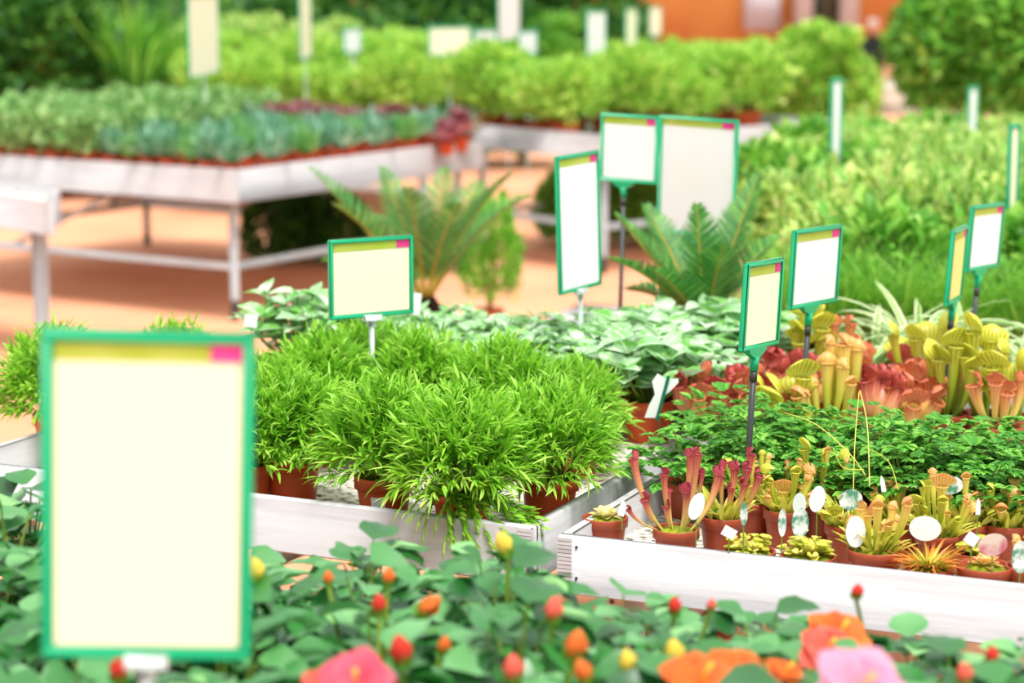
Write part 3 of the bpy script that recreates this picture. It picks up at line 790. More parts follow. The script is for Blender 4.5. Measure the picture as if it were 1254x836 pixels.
for i, (u, v, k, hm, n, l) in enumerate((
        (975, 520, 'lid', .13, 5, 'yellow-green pitcher plant touching the second black pole'),
        (1012, 520, 'dome', .17, 7, 'tall yellow pitcher plant with rounded hoods right of second pole'),
        (1040, 515, 'dome', .19, 6, 'tallest yellow pitcher plant with orange-striped hood, mid bench'),
        (985, 470, 'lid', .20, 6, 'tall green pitcher plant behind the second sign pole'),
        (1158, 505, 'lid', .16, 6, 'broad yellow pitcher plant around the third black pole'),
        (1205, 505, 'lid', .22, 6, 'big yellow pitcher plant with a wide round lid near right edge'),
        (1245, 510, 'lid', .17, 7, 'yellow pitcher plant at right edge of the middle rows'),
        (1130, 478, 'lid', .18, 5, 'yellow pitcher plant rising among the striped leaves'))):
    bigpitch(u, v, l, 130 + i, 'pit_yellow' if i not in (1, 2) else 'pit_hood', k, n, hm, .017, 0, .06)
bigpitch(1225, 520, 'pitcher plant with pink frilled mouths beside the widest yellow lid', 150, 'pit_peach', 'frill', 5, .15, .016, 0, .05)
bigpitch(1025, 470, 'orange frilled pitcher plant in front of the striped leaves', 151, 'pit_peach', 'frill', 4, .17, .014, 0, .04)

# tendrils
def tendril(label, pts, z0=None):
    mb = MB(); P = [D(u, v, d) for u, v, d in pts]
    Q = []
    for i in range(len(P) - 1):
        a0, a1, a2, a3 = P[max(i - 1, 0)], P[i], P[i + 1], P[min(i + 2, len(P) - 1)]
        for k in range(6):
            t = k / 6; Q.append(.5 * ((2 * a1) + (-a0 + a2) * t + (2 * a0 - 5 * a1 + 4 * a2 - a3) * t * t + (-a0 + 3 * a1 - 3 * a2 + a3) * t ** 3))
    Q.append(P[-1]); mb.tube(Q, .0011, 5)
    return mb
tn = MB()
for pts in ([(1045, 600, 4.0), (1047, 540, 4.1), (1052, 480, 4.2)], [(1065, 595, 4.0), (1062, 520, 4.1), (1053, 478, 4.2)],
            [(1060, 582, 4.0), (1040, 555, 4.05), (1000, 520, 4.1), (960, 505, 4.2)], [(1100, 600, 4.0), (1088, 565, 4.05), (1060, 548, 4.1)], [(1020, 548, 4.0), (1032, 572, 4.0), (1058, 575, 4.0)]):
    k = tendril('', pts); b = len(tn.v); tn.v += k.v; tn.f += [[i + b for i in f] for f in k.f]; tn.uv += k.uv; tn.m += k.m
tag(put('tendril', tn.mesh('tendril', M['yellowish'])), 'thin yellow runners trailing over the lobed leaves', 'plant runner')

# ------------------------------------------------------------------ stake tags
def stake(label, u, v, d, kind='oval', w_=.026, h_=.04, yaw=0.0, mat='white', tilt=0.0, ground=ZT + .06, name='plant_tag', roll=0.0, group='plant tags on stakes'):
    """flat plastic tag on a thin stake that stands in the soil"""
    c = D(u, v, d); t = thing(name, label, 'plant tag', (c.x, c.y, ground), yaw, group)
    mb = MB(); ex = V((math.cos(roll), 0, math.sin(roll))); ey = V((-math.sin(roll), math.sin(tilt) * .5, math.cos(roll))).normalized(); ez = V((0, .0012, 0))
    if kind == 'oval': poly = [(math.cos(a) * w_ / 2, math.sin(a) * h_ / 2) for a in [2 * PI * k / 28 for k in range(28)]]
    elif kind == 'point': poly = [(-w_ / 2, -h_ / 2), (w_ / 2, -h_ / 2), (w_ / 2, h_ * .05), (w_ * .36, h_ * .3), (w_ * .1, h_ * .46), (0, h_ / 2), (-w_ * .1, h_ * .46), (-w_ * .36, h_ * .3), (-w_ / 2, h_ * .05)]
    elif kind == 'rect': poly = [(-w_ / 2, -h_ / 2), (w_ / 2, -h_ / 2), (w_ / 2, h_ / 2), (-w_ / 2, h_ / 2)]
    else: # hourglass sleeve
        poly = [(-.34, -.5), (.16, -.42), (.14, -.2), (.06, 0), (.3, .2), (.5, .42), (.45, .5), (.1, .42), (-.3, .5), (-.42, .3), (-.2, .05), (-.3, -.2)]
        poly = [(x * w_, y * h_) for x, y in poly]
    hz = c.z - ground
    mb.prism(poly, (0, 0, hz), ex, ey, ez)
    put('plate', mb.mesh('tag_plate', M[mat], False), t)
    mb = MB()
    if kind == 'hour': mb.box((w_ * .1, -.003, hz), ex * .0035, (0, .0015, 0), ey * h_ * .5)
    mb.box((0, .0018, hz / 2), (.0011, 0, 0), (0, .0006, 0), (0, 0, max(.01, hz / 2)))
    put('stake', mb.mesh('tag_stake', M['tag_green' if kind == 'hour' else 'stem'], False), t)
    return t
stake('plain white oval tag in front of the hooded pitcher plant', 1048, 651, 3.80, 'oval', .034, .056)
stake('large plain white round tag behind the sundew', 1133, 647, 3.82, 'oval', .056, .044, roll=-.15)
stake('white oval tag above the bright yellow flytrap, right one of three', 1001, 611, 3.92, 'oval', .028, .048, roll=-.2)
stake('glossy clear tag just left of the white oval, half covered', 979, 617, 3.93, 'oval', .024, .04, mat='clear')
stake('glossy printed oval tag rising from the bright yellow flytrap', 980, 640, 3.86, 'oval', .03, .056, mat='print')
stake('slim green and white tag in front of the nearest black pole', 911, 629, 3.83, 'oval', .013, .042, mat='print')
stake('slim pale green tag at the left of the bright yellow flytrap', 958, 640, 3.84, 'oval', .014, .05, mat='print')
stake('round printed tag behind the small brown pot', 1042, 612, 3.92, 'oval', .042, .038, mat='print', roll=.3)
stake('round printed tag standing highest behind the slender yellow pitchers', 1164, 594, 3.95, 'oval', .045, .034, mat='print')
stake('pink and white printed round tag over the sticker pot', 1216, 667, 3.68, 'oval', .05, .038, mat='print_pink', roll=.2)
stake('printed oval tag cut by the right edge', 1250, 682, 3.64, 'oval', .03, .055, mat='print')
stake('white square tag tilted beside the wide low flytrap pot', 893, 652, 3.80, 'rect', .024, .018, roll=-.5)
stake('white leaf-shaped tag leaning among the thin red pitchers', 853, 620, 3.88, 'oval', .026, .05, roll=-.3)
stake('small white tag standing in the butterwort pot', 762, 622, 4.0, 'point', .012, .03, roll=-.2)
stake('white square tag between sundew and sticker pot', 1190, 660, 3.72, 'rect', .022, .02, roll=-.6)
stake('slim blue-grey tag among the hooded pitchers', 1081, 592, 3.9, 'point', .008, .03, roll=.2)
stake('slim blue-grey tag left of the right-edge pitchers', 1198, 620, 3.85, 'point', .008, .03)
stake('white sleeve-shaped tag with a dark green stripe among mint leaves', 808, 487, 4.7, 'hour', .06, .1, roll=-.25, ground=ZT + .05)
stake('left one of two narrow white tags behind the bamboo grass', 561, 447, 5.0, 'rect', .012, .044, roll=.15)
stake('right one of two narrow white tags behind the bamboo grass', 571, 447, 5.0, 'point', .010, .03, roll=.5)
stake('pointed white tag with dimpled edge, left of four', 818, 412, 5.4, 'point', .024, .044, roll=-.2)
stake('pointed white tag, tallest of four', 833, 412, 5.4, 'point', .022, .05)
stake('pointed white tag, third of four', 850, 420, 5.3, 'point', .024, .05, roll=-.15)
stake('pointed white tag, rightmost of four', 862, 426, 5.25, 'point', .022, .05, roll=-.35)
stake('round pale pink tag behind the mint leaves', 768, 425, 5.3, 'oval', .04, .03, mat='white')
stake('small white tag right of the square cream sign', 508, 372, 5.5, 'rect', .03, .055, roll=-.1)
stake('pale white tag among mint leaves left of the square cream sign', 307, 393, 5.1, 'rect', .03, .03, roll=-.1)

# ------------------------------------------------------------------ signs
def sign(label, TL, TR, BLv, d, card='cream', clip='green', foot=None, zfoot=ZT, fw=.0095, hdr=True, lean=0.0, name='price_sign', pole='black', clip_u=.5, group=None):
    """framed price card on a pole; corners give its place and size"""
    P1 = D(TL[0], TL[1], d); P2 = G(TR[0], TR[1], P1.z)
    ex = (P2 - P1); w_ = ex.length; ex.normalize()
    rel0 = P1 - CAM; kk = (BLv - H / 2) / F
    hgt = (rel0.dot(upv) + kk * rel0.dot(fwd)) / (math.cos(PITCH) - kk * math.sin(PITCH))
    zb = P1.z - hgt; n = ex.cross(V((0, 0, 1))); 
    if n.y > 0: n = -n          # towards the camera
    ft = P1 + ex * w_ * clip_u
    base = V((ft.x, ft.y, zfoot))
    t = thing(name, label, 'sign', base, 0, group)
    t.rotation_euler = (0, lean, 0)
    hc = zb + hgt / 2 - zfoot; t.location = base - V((math.sin(lean) * hc, 0, 0))
    o = P1 - base; o.z = zb - zfoot        # bottom-left of the frame
    ez = V((0, 0, 1)); th = .006
    mb = MB()
    mb.box(o + ex * w_ / 2 + ez * fw / 2, ex * w_ / 2, n * th, ez * fw / 2, bev=.0018)
    mb.box(o + ex * w_ / 2 + ez * (hgt - fw / 2), ex * w_ / 2, n * th, ez * fw / 2, bev=.0018)
    mb.box(o + ex * fw / 2 + ez * hgt / 2, ex * fw / 2, n * th, ez * (hgt / 2 - fw * .6), bev=.0018)
    mb.box(o + ex * (w_ - fw / 2) + ez * hgt / 2, ex * fw / 2, n * th, ez * (hgt / 2 - fw * .6), bev=.0018)
    put('frame', mb.mesh('sign_frame', M['green']), t)
    mb = MB(); mb.box(o + ex * w_ / 2 + ez * hgt / 2, ex * (w_ / 2 - fw * .6), n * .0015, ez * (hgt / 2 - fw * .6))
    cd_ = put('card', mb.mesh('sign_card', M[card], False), t)
    if hdr:
        hh = min(.018, hgt * .1); y = hgt - fw - hh / 2
        mb = MB(); mb.box(o + ex * (w_ / 2) + ez * y + n * .0018, ex * (w_ / 2 - fw * 1.0), n * .0004, ez * hh / 2)
        put('header_strip', mb.mesh('header', M['olive'], False), cd_)
        pw = (w_ - 2 * fw) * .17
        mb = MB(); mb.box(o + ex * (w_ - fw - pw / 2) + ez * (y + .0005) + n * .0024, ex * pw / 2, n * .0004, ez * hh * .5)
        put('pink_square', mb.mesh('pink_square', M['pink'], False), cd_)
    if clip == 'green':
        c0 = V((0, 0, zb - zfoot)); mb = MB(); cw = min(.034, w_ * .3)
        mb.prism([(-cw, .002), (cw, .002), (cw * .95, -.004), (.011, -.016), (-.011, -.016), (-cw * .95, -.004)], c0 + n * .007, ex, ez, -n * .014)
        put('clip', mb.mesh('clip', M['green'], False), t)
        mb = MB(); mb.tube([c0 + V((0, 0, -.014)), c0 + V((0, 0, -.042))], [.0095, .008], 12)
        put('socket', mb.mesh('socket', M['green']), t)
        mb = MB(); z1 = zb - zfoot - .04
        mb.tube([(0, 0, 0), (0, 0, z1 * .99)], [.0058, .0062], 12)
        mb.tube([(0, 0, z1 - .022), (0, 0, z1 - .004)], [.0075, .0075], 12)
        put('pole', mb.mesh('sign_pole', M[pole]), t)
    else:
        c0 = V((0, 0, zb - zfoot)); mb = MB()
        mb.box(c0 + V((0, 0, -.002)) + n * .002, ex * min(.022, w_ * .3), n * .009, ez * .008, bev=.002)
        mb.box(c0 + V((0, 0, -.012)), ex * .010, n * .004, ez * .012, bev=.001)
        put('clip', mb.mesh('clear_clip', M['clear']), t)
        mb = MB(); mb.box(V((0, 0, (zb - zfoot - .02) / 2)), ex * .0055, n * .0035, ez * (zb - zfoot - .02) / 2, bev=.001)
        put('stem', mb.mesh('sign_stem', M['clear']), t)
    return t
sign('huge blurred cream price sign in a green frame, nearest the camera', (43, 405), (306, 402), 808, 2.14, 'cream', 'clear', fw=.0125, zfoot=.50, lean=.035)
sign('square cream sign in a green frame standing in the bamboo grass', (402, 294), (505, 287), 392, 4.75, 'cream', 'clear', lean=0)
sign('tall narrow white sign in a green frame, turned sideways', (683, 191), (734, 184), 361, 5.3, 'white', 'clear', lean=-.03)
sign('small white sign on a black pole, left one of the touching pair', (736, 138), (807, 141), 221, 5.95, 'white', 'green', zfoot=FZ, lean=.02, clip_u=.42)
sign('large white upright sign, right one of the touching pair', (808, 141), (903, 146), 284, 6.15, 'white', 'green', zfoot=FZ, lean=.02)
sign('cream sign on a black pole between the red and small pitcher plants', (911, 323), (956, 313), 432, 4.1, 'cream', 'green', lean=.045, clip_u=.4)
sign('white sign with green frame on a black pole, middle of the right bench', (970, 283), (1028, 272), 381, 4.65, 'white', 'green', lean=.045, clip_u=.43)
sign('thin yellow sign seen almost edge-on on a black pole', (1164, 283), (1181, 273), 376, 4.95, 'yellow_card', 'green', lean=.06)
sign('small white sign at far right on a black pole over striped leaves', (1188, 253), (1227, 245), 334, 5.25, 'white', 'green', lean=.06, clip_u=.4)
sign('cream upright sign on a white stem in the succulent bench', (229, -8), (266, -10), 97, 11.6, 'cream', 'clear', zfoot=.57)
def farsign(label, u0, u1, v0, v1, d, card='white', z0=FZ):
    return sign(label, (u0, v0), (u1, v0 - 1), v1, d, card, 'clear', zfoot=z0, hdr=False, fw=.014, group='far blurred signs')
farsign('thin green-edged sign over the variegated plants, seen edge-on', 1018, 1032, 96, 195, 8.6, 'white', .55)
farsign('small pale edge-on sign far right behind the plants', 1186, 1198, 106, 165, 10, 'white', .55)
farsign('narrow cream edge-on sign at the right edge of the photo', 1236, 1250, 152, 262, 7.0, 'cream', .55)
farsign('blurred white sign, leftmost above the lime shrubs', 420, 442, 34, 66, 15, 'white')
farsign('blurred cream landscape sign above the lime shrubs', 524, 577, 32, 70, 15, 'cream')
farsign('blurred low white sign right of the cream landscape one', 580, 608, 36, 56, 16, 'white')
farsign('blurred tall pale blue-white sign reaching the top edge', 610, 636, -20, 52, 17, 'white')
farsign('blurred small white sign right of the tall pale one', 634, 658, 37, 68, 15, 'white')
farsign('blurred white upright sign at centre right of the top edge', 718, 742, 13, 72, 14.5, 'white')
farsign('blurred faint sign right of the white upright one', 766, 780, 10, 70, 16, 'cream')
farsign('blurred pale stake above the yellow shrubs', 366, 380, -15, 75, 14, 'cream')
farsign('blurred pale sign in front of the orange wall', 795, 810, 8, 45, 18, 'cream')

# ------------------------------------------------------------------ foreground hibiscus
def hibplant(seed, n=72, R=.13, Hh=.20, L=.062):
    rng = random.Random(seed); mb = MB(); sb = MB()
    for i in range(n):
        a = 2 * PI * i * .382 + rng.uniform(-.3, .3); e = math.sqrt((i + .5) / n); 
        hz = Hh * (1.0 - .5 * e * e) * rng.uniform(.45, 1.06)
        c = V((math.cos(a) * R * e * .75, math.sin(a) * R * e * .75, hz))
        if i % 3 == 0: sb.tube([(0, 0, 0), (c.x * .4, c.y * .4, hz * .6), c], [.003, .0024, .0014], 5, cap=False)
        d = (V((math.cos(a), math.sin(a), .15)) + rdir(rng) * .45).normalized(); l = L * rng.uniform(.7, 1.25)
        mb.leaf(c, d, V((0, 0, 1)) + rdir(rng) * .45, l, l * .82, 6, rng.uniform(.3, 1.1), .13, 'ovate', wave=.03)
    return [('foliage', mb.mesh('hibiscus_foliage', M['hib'])), ('stems', sb.mesh('hibiscus_stems', M['stem']))]
HB = [hibplant(s) for s in (51, 52, 53)]
hib = []
random.seed(12)
TOPS = [(-200, 585), (40, 585), (200, 660), (310, 678), (400, 668), (500, 640), (600, 660), (690, 672), (760, 718), (850, 722), (950, 742), (1050, 745), (1120, 772), (1500, 772)]
def hibtop(t, u, d, j):
    for (a, va), (b, vb) in zip(TOPS, TOPS[1:]):
        if a <= u <= b: v = va + (vb - va) * (u - a) / (b - a)
    z = D(u, v - 12 + 22 * j, d).z - .03
    s_ = max(.5, min(1.35, (z - .5) / .288)); t.scale = ((s_ + 1) / 2, (s_ + 1) / 2, s_)
for j in range(6):
    for i in range(11):
        P = Hc - ea * (1.12 - i * .205 - (.1 if j % 2 else 0)) - eb * (.11 + j * .19)
        rel = P + V((0, 0, .25)) - CAM; d = rel.dot(fwd); u = W / 2 + F * rel.dot(rgt) / d
        if u < -160 or u > 1420: continue
        P.z = .50
        t = potted('hibiscus', 'dark green hibiscus bush, %s from left in the %s row, counted towards the camera' % (nth((2, j)), ORD[j + 1]), 'potted plant',
                   P, .06, .1, HB[(i * 2 + j) % 3], 'hibiscus bushes in the foreground')
        if j < 2: hibtop(t, u, d, j)
        else: t.scale = (random.uniform(.95, 1.06),) * 3
        hib.append(t)
def bud_mesh(col, L=.034, r=.0105, open_=0.0):
    mb = MB(); n = 10
    pr = [(0.0005, 0), (r * .75, L * .12), (r, L * .35), (r * .95, L * .6), (r * .6, L * .85), (.0008, L)]
    mb.lathe(pr, 12, m=0)
    for k in range(5):
        a = 2 * PI * k / 5
        mb.leaf(V((math.cos(a) * r * .35, math.sin(a) * r * .35, -.003)), V((math.cos(a) * .35, math.sin(a) * .35, 1)), V((-math.cos(a), -math.sin(a), 0)) * -1, L * .55, r * 1.3, 4, -.25, .25, 'lance', m=1)
        mb.leaf(V((math.cos(a + .3) * r * .8, math.sin(a + .3) * r * .8, L * .35)), V((-math.cos(a) * .35, -math.sin(a) * .35, 1)), V((math.cos(a), math.sin(a), 0)), L * .62, r * 1.5, 4, .5, .1, 'ovate', m=0)
    return mb.mesh('bud', [M[col], M['calyx']])
def flower_mesh(col, R=.05, seed=0, cup=.5):
    rng = random.Random(seed); mb = MB()
    for lay in range(2):
        for k in range(5):
            a = 2 * PI * (k + .5 * lay) / 5 + rng.uniform(-.1, .1)
            mb.leaf((0, 0, .002 * lay), V((math.cos(a), math.sin(a), cup + .4 * lay)), V((-math.cos(a) * .4, -math.sin(a) * .4, 1)), R * (1 - .2 * lay) * rng.uniform(.9, 1.1), R * .95, 6, rng.uniform(.3, .9), .12, 'round', wave=.05)
    mb.tube([(0, 0, 0), (0, 0, R * .5), (.004, 0, R * .85)], [.002, .0018, .003], 6, m=1)
    return mb.mesh('flower', [M[col], M['bud_yellow']])
def attach(name, me, u, v, d, tilt=(0, 0, 0), s_=1.0):
    p = D(u, v, d)
    t = min(hib, key=lambda o: (V((o.location.x, o.location.y, 0)) - V((p.x, p.y, 0))).length)
    s0 = t.scale[0]; loc = Matrix.Rotation(-t.rotation_euler.z, 3, 'Z') @ (p - V(t.location)); loc = V((loc.x / t.scale[0], loc.y / t.scale[1], loc.z / t.scale[2]))
    R_ = (Matrix.Rotation(-t.rotation_euler.z, 3, 'Z') @ __import__('mathutils').Euler(tilt).to_matrix()).to_euler()
    o = put(name, me, t, loc, R_, s_ / s0)
    mb = MB(); e = loc * .5; e.z = loc.z * .45
    mb.tube([V((0, 0, .09)), e, loc], [.004, .0034, .0034], 5, cap=False)
    put('flower_stalk', mb.mesh('flower_stalk', M['stem']), t)
    return o
BM = {k: bud_mesh('bud_' + k) for k in ('orange', 'red', 'coral', 'yellow')}
for (u, v, d, k, s_, ti) in ((622, 680, 3.0, 'yellow', 1.05, -.35), (512, 752, 2.85, 'orange', 1.1, .9), (464, 752, 2.75, 'red', .8, 0), (475, 716, 2.9, 'orange', .7, .1), (677, 762, 2.75, 'coral', 1.0, .05),
        (700, 808, 2.6, 'orange', 1.15, .25), (495, 815, 2.6, 'red', 1.15, -.2), (628, 835, 2.5, 'coral', 1.0, 0), (827, 815, 2.6, 'yellow', 1.0, -.1), (771, 825, 2.55, 'yellow', .9, -.15),
        (1048, 732, 2.9, 'red', .7, .15), (826, 752, 2.85, 'red', .75, 0), (1213, 812, 2.65, 'red', .7, .1), (315, 712, 2.9, 'yellow', 1.0, -.1), (402, 716, 2.95, 'orange', .6, 0),
        (145, 835, 2.55, 'red', 1.0, .1), (540, 800, 2.7, 'orange', .7, .3), (720, 836, 2.5, 'orange', .9, -.4), (1180, 838, 2.5, 'coral', .8, 0), (870, 748, 2.9, 'coral', .55, .1), (88, 705, 2.95, 'yellow', .6, .5)):
    attach('bud', BM[k], u, v, d, (0, ti, 0), s_)
for (u, v, d, k, R_, ti, s_) in ((1012, 800, 2.75, 'coral', .045, (.7, .1, 0), 1), (1022, 786, 2.8, 'orange', .05, (.5, -.3, 1), 1), (1050, 850, 2.4, 'pale_pink', .06, (.8, .2, 0), 1), (440, 842, 2.4, 'pink', .05, (.8, -.2, 0), 1),
        (900, 838, 2.55, 'orange', .05, (.6, .3, 0), 1), (960, 830, 2.6, 'orange', .03, (.3, .3, 0), 1), (855, 842, 2.5, 'orange', .05, (.6, .0, 0.4), 1), (400, 852, 2.45, 'coral', .035, (.8, .2, 0), 1)):
    attach('flower', flower_mesh('bud_' + k, R_, int(u)), u, v, d, ti, s_)

# ------------------------------------------------------------------ cycads
def frond_into(mb, base, tip, Lf, seed, sag=.12, n=50, arch=.35):
    rng = random.Random(seed); base = V(base); tip = V(tip); L = (tip - base).length
    mid = base.lerp(tip, .5) + V((0, 0, arch * L * .5))
    B = lambda t: base * (1 - t) ** 2 + mid * 2 * t * (1 - t) + tip * t * t
    mb.tube([B(k / 10) for k in range(11)], [.006 * (1 - k / 12) for k in range(11)], 5, m=1, cap=False)
    for k in range(n):
        t = .16 + .84 * k / n; p = B(t); tan = (B(min(1, t + .03)) - B(t - .03)).normalized()
        sd = tan.cross(V((0, 0, 1)))
        sd = sd.normalized() if sd.length > .05 else V((1, 0, 0))
        up_ = sd.cross(tan)
        l = Lf * math.sin(PI * (.12 + .86 * t) ** .8) * rng.uniform(.9, 1.1) + .01
        for s_ in (-1, 1):
            mb.leaf(p, sd * s_ + tan * rng.uniform(.7, 1.0) + up_ * .5, up_ - sd * s_ * .3, l * 1.15, .0060, 3, rng.uniform(.05, .35), .2, 'strap')
def cycad(label, u, v, d, tips, Lf, group=None):
    c = D(u, v, d); t = thing('cycad', label, 'potted plant', (c.x, c.y, FZ), 0, group); c = c - V((0, 0, FZ))
    hp = max(.2, c.z - .12)
    mb = MB(); r = .13; mb.lathe([(0, 0), (r * .75, 0), (r * .95, hp * .9), (r, hp * .9), (r, hp), (r * .92, hp), (r * .9, hp * .93)], 28); put('pot', mb.mesh('cycad_pot', M['terra']), t)
    mb = MB(); mb.lathe([(r * .92, hp * .93), (.001, hp * .95)], 20); put('soil', mb.mesh('soil', M['soil']), t)
    mb = MB(); mb.lathe([(.05, hp * .93), (.06, hp + .03), (.05, c.z - .01), (.02, c.z + .03), (.001, c.z + .04)], 16)
    rng = random.Random(u)
    for q in mb.v: q.x += rng.uniform(-.006, .006); q.y += rng.uniform(-.006, .006)
    put('trunk', mb.mesh('cycad_trunk', M['soil']), t)
    for i, (tu, tv, dd, ar) in enumerate(tips):
        tp = D(tu, tv, d + dd) - V((c.x, c.y, FZ)); mb = MB()
        frond_into(mb, (0, 0, c.z), tp, Lf, u + i, arch=ar)
        put('frond', mb.mesh('cycad_frond', [M['cycad'], M['rachis']]), t)
    return t
cycad('dark green cycad with arching fronds standing on the floor, left one', 522, 372, 7.3, [
    (378, 205, .1, .1), (408, 250, -.3, .3), (440, 262, .4, .3), (468, 205, .2, .15), (545, 205, .3, .1), (628, 212, -.1, .35), (650, 240, .1, .45), (590, 222, .4, .3),
    (430, 300, .5, .4), (500, 230, -.4, .2), (560, 250, -.4, .3), (395, 320, 0, .5), (610, 262, .5, .3)], .10)
cycad('dark green cycad in front of the large white upright sign, right one', 862, 402, 5.75, [
    (752, 262, 0, .1), (748, 318, -.2, .3), (790, 250, .3, .1), (768, 355, .1, .4), (853, 250, .0, .05), (930, 212, .1, .05), (905, 245, .2, .0), (955, 290, .1, .3), (800, 330, -.3, .2),
    (885, 300, -.2, .1), (820, 290, .25, .1), (925, 330, .3, .3)], .075)
c = G(600, 408, FZ); rng = random.Random(4)
def shrub_meshes(seed, R, Hh, n, L, Wd, mat, prof='ovate', flat=0.0, stemh=0.0, up_=.3):
    """leafy crown of real leaves on branching stems"""
    rng = random.Random(seed); mb = MB(); sb = MB()
    for i in range(14):
        d = rdir(rng, .1, 1); sb.tube([(0, 0, 0), V((d.x * R * .3, d.y * R * .3, Hh * .35)), V((d.x * R * .8, d.y * R * .8, stemh + (Hh - stemh) * (.5 + .4 * d.z)))], [.012 * R / .3, .008 * R / .3, .003 * R / .3], 5, cap=False)
    lumps = [(rdir(rng, -.4, 1), rng.uniform(.75, 1.12)) for _ in range(26)]
    for i in range(n):
        d = rdir(rng, -.75, 1.0); k = 1.0
        q = max(lumps, key=lambda l: l[0].dot(d)); k = q[1]
        rr = k * rng.uniform(.55, 1.0) ** .5
        p = V((d.x * R * rr, d.y * R * rr, stemh + (Hh - stemh) / 2 * (1 + d.z * rr)))
        o = (d + rdir(rng) * .7 + V((0, 0, up_))).normalized()
        mb.leaf(p, o, d + V((0, 0, .8)) + rdir(rng) * .4, L * rng.uniform(.7, 1.3), Wd * rng.uniform(.8, 1.2), 3, rng.uniform(.2, .9), .12, prof)
    return [('foliage', mb.mesh('shrub_foliage', M[mat])), ('branches', sb.mesh('shrub_branches', M['stem']))]
cf = shrub_meshes(61, .165, .58, 2000, .044, .013, 'conifer', 'lance', up_=.9)
potted('dwarf_conifer', 'small bright green dwarf conifer in a terracotta pot on the floor', 'potted plant', (c.x, c.y, FZ), .07, .12, cf)
# low white block on the floor
q0, q1 = G(672, 400, FZ), G(815, 408, FZ)
mb = MB(); e = (q1 - q0).normalized(); n = V((-e.y, e.x, 0)); L = (q1 - q0).length
mb.box((q0 + q1) / 2 + n * .25 + V((0, 0, FZ + .085)), e * L / 2, n * .25, (0, 0, .085), bev=.01)
mb.box((q0 + q1) / 2 + n * .25 + V((0, 0, FZ + .18)), e * (L / 2 + .01), n * .26, (0, 0, .012), bev=.004)
tag(put('floor_box', mb.mesh('floor_box', M['board'])), 'low white box on the floor behind the mint leaves', 'box')

# ------------------------------------------------------------------ striped spider plants, grasses, variegated mass
def strapplant(seed, n, L, Wd, mat, bend=1.5, spread=1.0, zlo=.5, name='strap_foliage'):
    rng = random.Random(seed); mb = MB()
    for i in range(n):
        a = rng.uniform(0, 2 * PI); z = rng.uniform(zlo, 2.2)
        d = V((math.cos(a) * spread, math.sin(a) * spread, z)).normalized()
        mb.leaf(V((math.cos(a), math.sin(a), 0)) * rng.uniform(0, .03), d, V((0, 0, 1)), L * rng.uniform(.6, 1.15), Wd * rng.uniform(.75, 1.2), 8, rng.uniform(.3, 1) * bend, .15, 'strap', twist=rng.uniform(-.5, .5))
    return [('foliage', mb.mesh(name, M[mat]))]
SP = [strapplant(s, 46, .30, .019, 'spider', 2.2) for s in (71, 72)]
random.seed(6)
for i, (u, v) in enumerate(((1068, 447), (1125, 440), (1182, 447), (1245, 455), (1300, 450))):
    p = G(u, v, ZT + .09); p.z = ZT
    potted('spider_plant', ['striped spider plant, leftmost, behind the squat red pitchers', 'striped spider plant with long arching leaves, left of the edge-on sign', 'striped spider plant behind the third and fourth sign poles',
           'striped spider plant behind the big yellow pitcher at right', 'striped spider plant cut by the right edge'][i], 'potted plant', p, .055, .09, SP[i % 2], 'striped spider plants')
GR = [strapplant(s, 260, .27, .0045, 'grass', 1.3, .55, .6) for s in (81, 82)]
n_ = 0
for j in range(3):
    for i in range(9):
        P = X0 + e5 * (.06 + i * .17 + (.08 if j % 2 else 0)) + f5 * (.10 + j * .17); P.z = .40
        n_ += 1
        potted('potted_grass', 'fine-bladed green grass, %s from the left in the %s row' % (ORD[i + 1], ['front', 'middle', 'back'][j]), 'potted plant', P, .055, .08, GR[(i + j) % 2], 'fine grasses behind the striped plants', random.uniform(1.15, 1.4))
VR = [shrub_meshes(s, .17, .26, 620, .046, .024, 'varieg', 'ovate', up_=.4) for s in (91, 92)]
VM = shrub_meshes(93, .17, .27, 620, .045, .024, 'mid', 'ovate', up_=.4)
for j in range(16):
    for i in range(10):
        P = X0 + e5 * (-.2 + i * .26 + (.12 if j % 2 else 0)) + f5 * (.62 + j * .30); P.z = .40
        rel = P + V((0, 0, .2)) - CAM; d = rel.dot(fwd); u = W / 2 + F * rel.dot(rgt) / d
        if u < 905 - (0 if j > 3 else -20) or u > 1330 or (j > -1 and (P - X0).dot(e5) < .1 and j < 5): continue
        g = random.random()
        potted('variegated_shrub', '%s leafy plant, %s from left, %s row back on the wide bench' % ('plain green' if g > .72 else 'yellow-edged green', nth((3, j)), ORD[j + 1]), 'potted plant',
               P, .06, .09, VM if g > .72 else VR[(i + j) % 2], 'leafy plants massed on the wide right bench', random.uniform(1.1, 1.5))

# ------------------------------------------------------------------ succulents on the back bench
def rosette_s(seed, mat, n=24, L=.09, Wd=.03, prof='agave', bend=-.3):
    rng = random.Random(seed); mb = MB()
    for i in range(n):
        a = 2 * PI * i * .382; f = i / n
        mb.leaf(V((math.cos(a), math.sin(a), 0)) * .012 * (1 - f) + V((0, 0, .01 + .02 * f)), V((math.cos(a), math.sin(a), .35 + 1.8 * f)), V((0, 0, 1)) - V((math.cos(a), math.sin(a), 0)) * f, L * rng.uniform(.8, 1.15), Wd, 4, bend, .25, prof)
    return [('foliage', mb.mesh('rosette_foliage', M[mat]))]
SU = [shrub_meshes(k_, .082, .21, 190, .042, .026, 'sage', 'round', up_=.6) for k_ in (101, 102)]
AG = [rosette_s(103, 'agave', 26, .15, .034), rosette_s(104, 'agave', 30, .16, .03), rosette_s(107, 'jade', 28, .14, .03)]
RD = [rosette_s(105, 'redleaf', 34, .13, .05, 'round')]
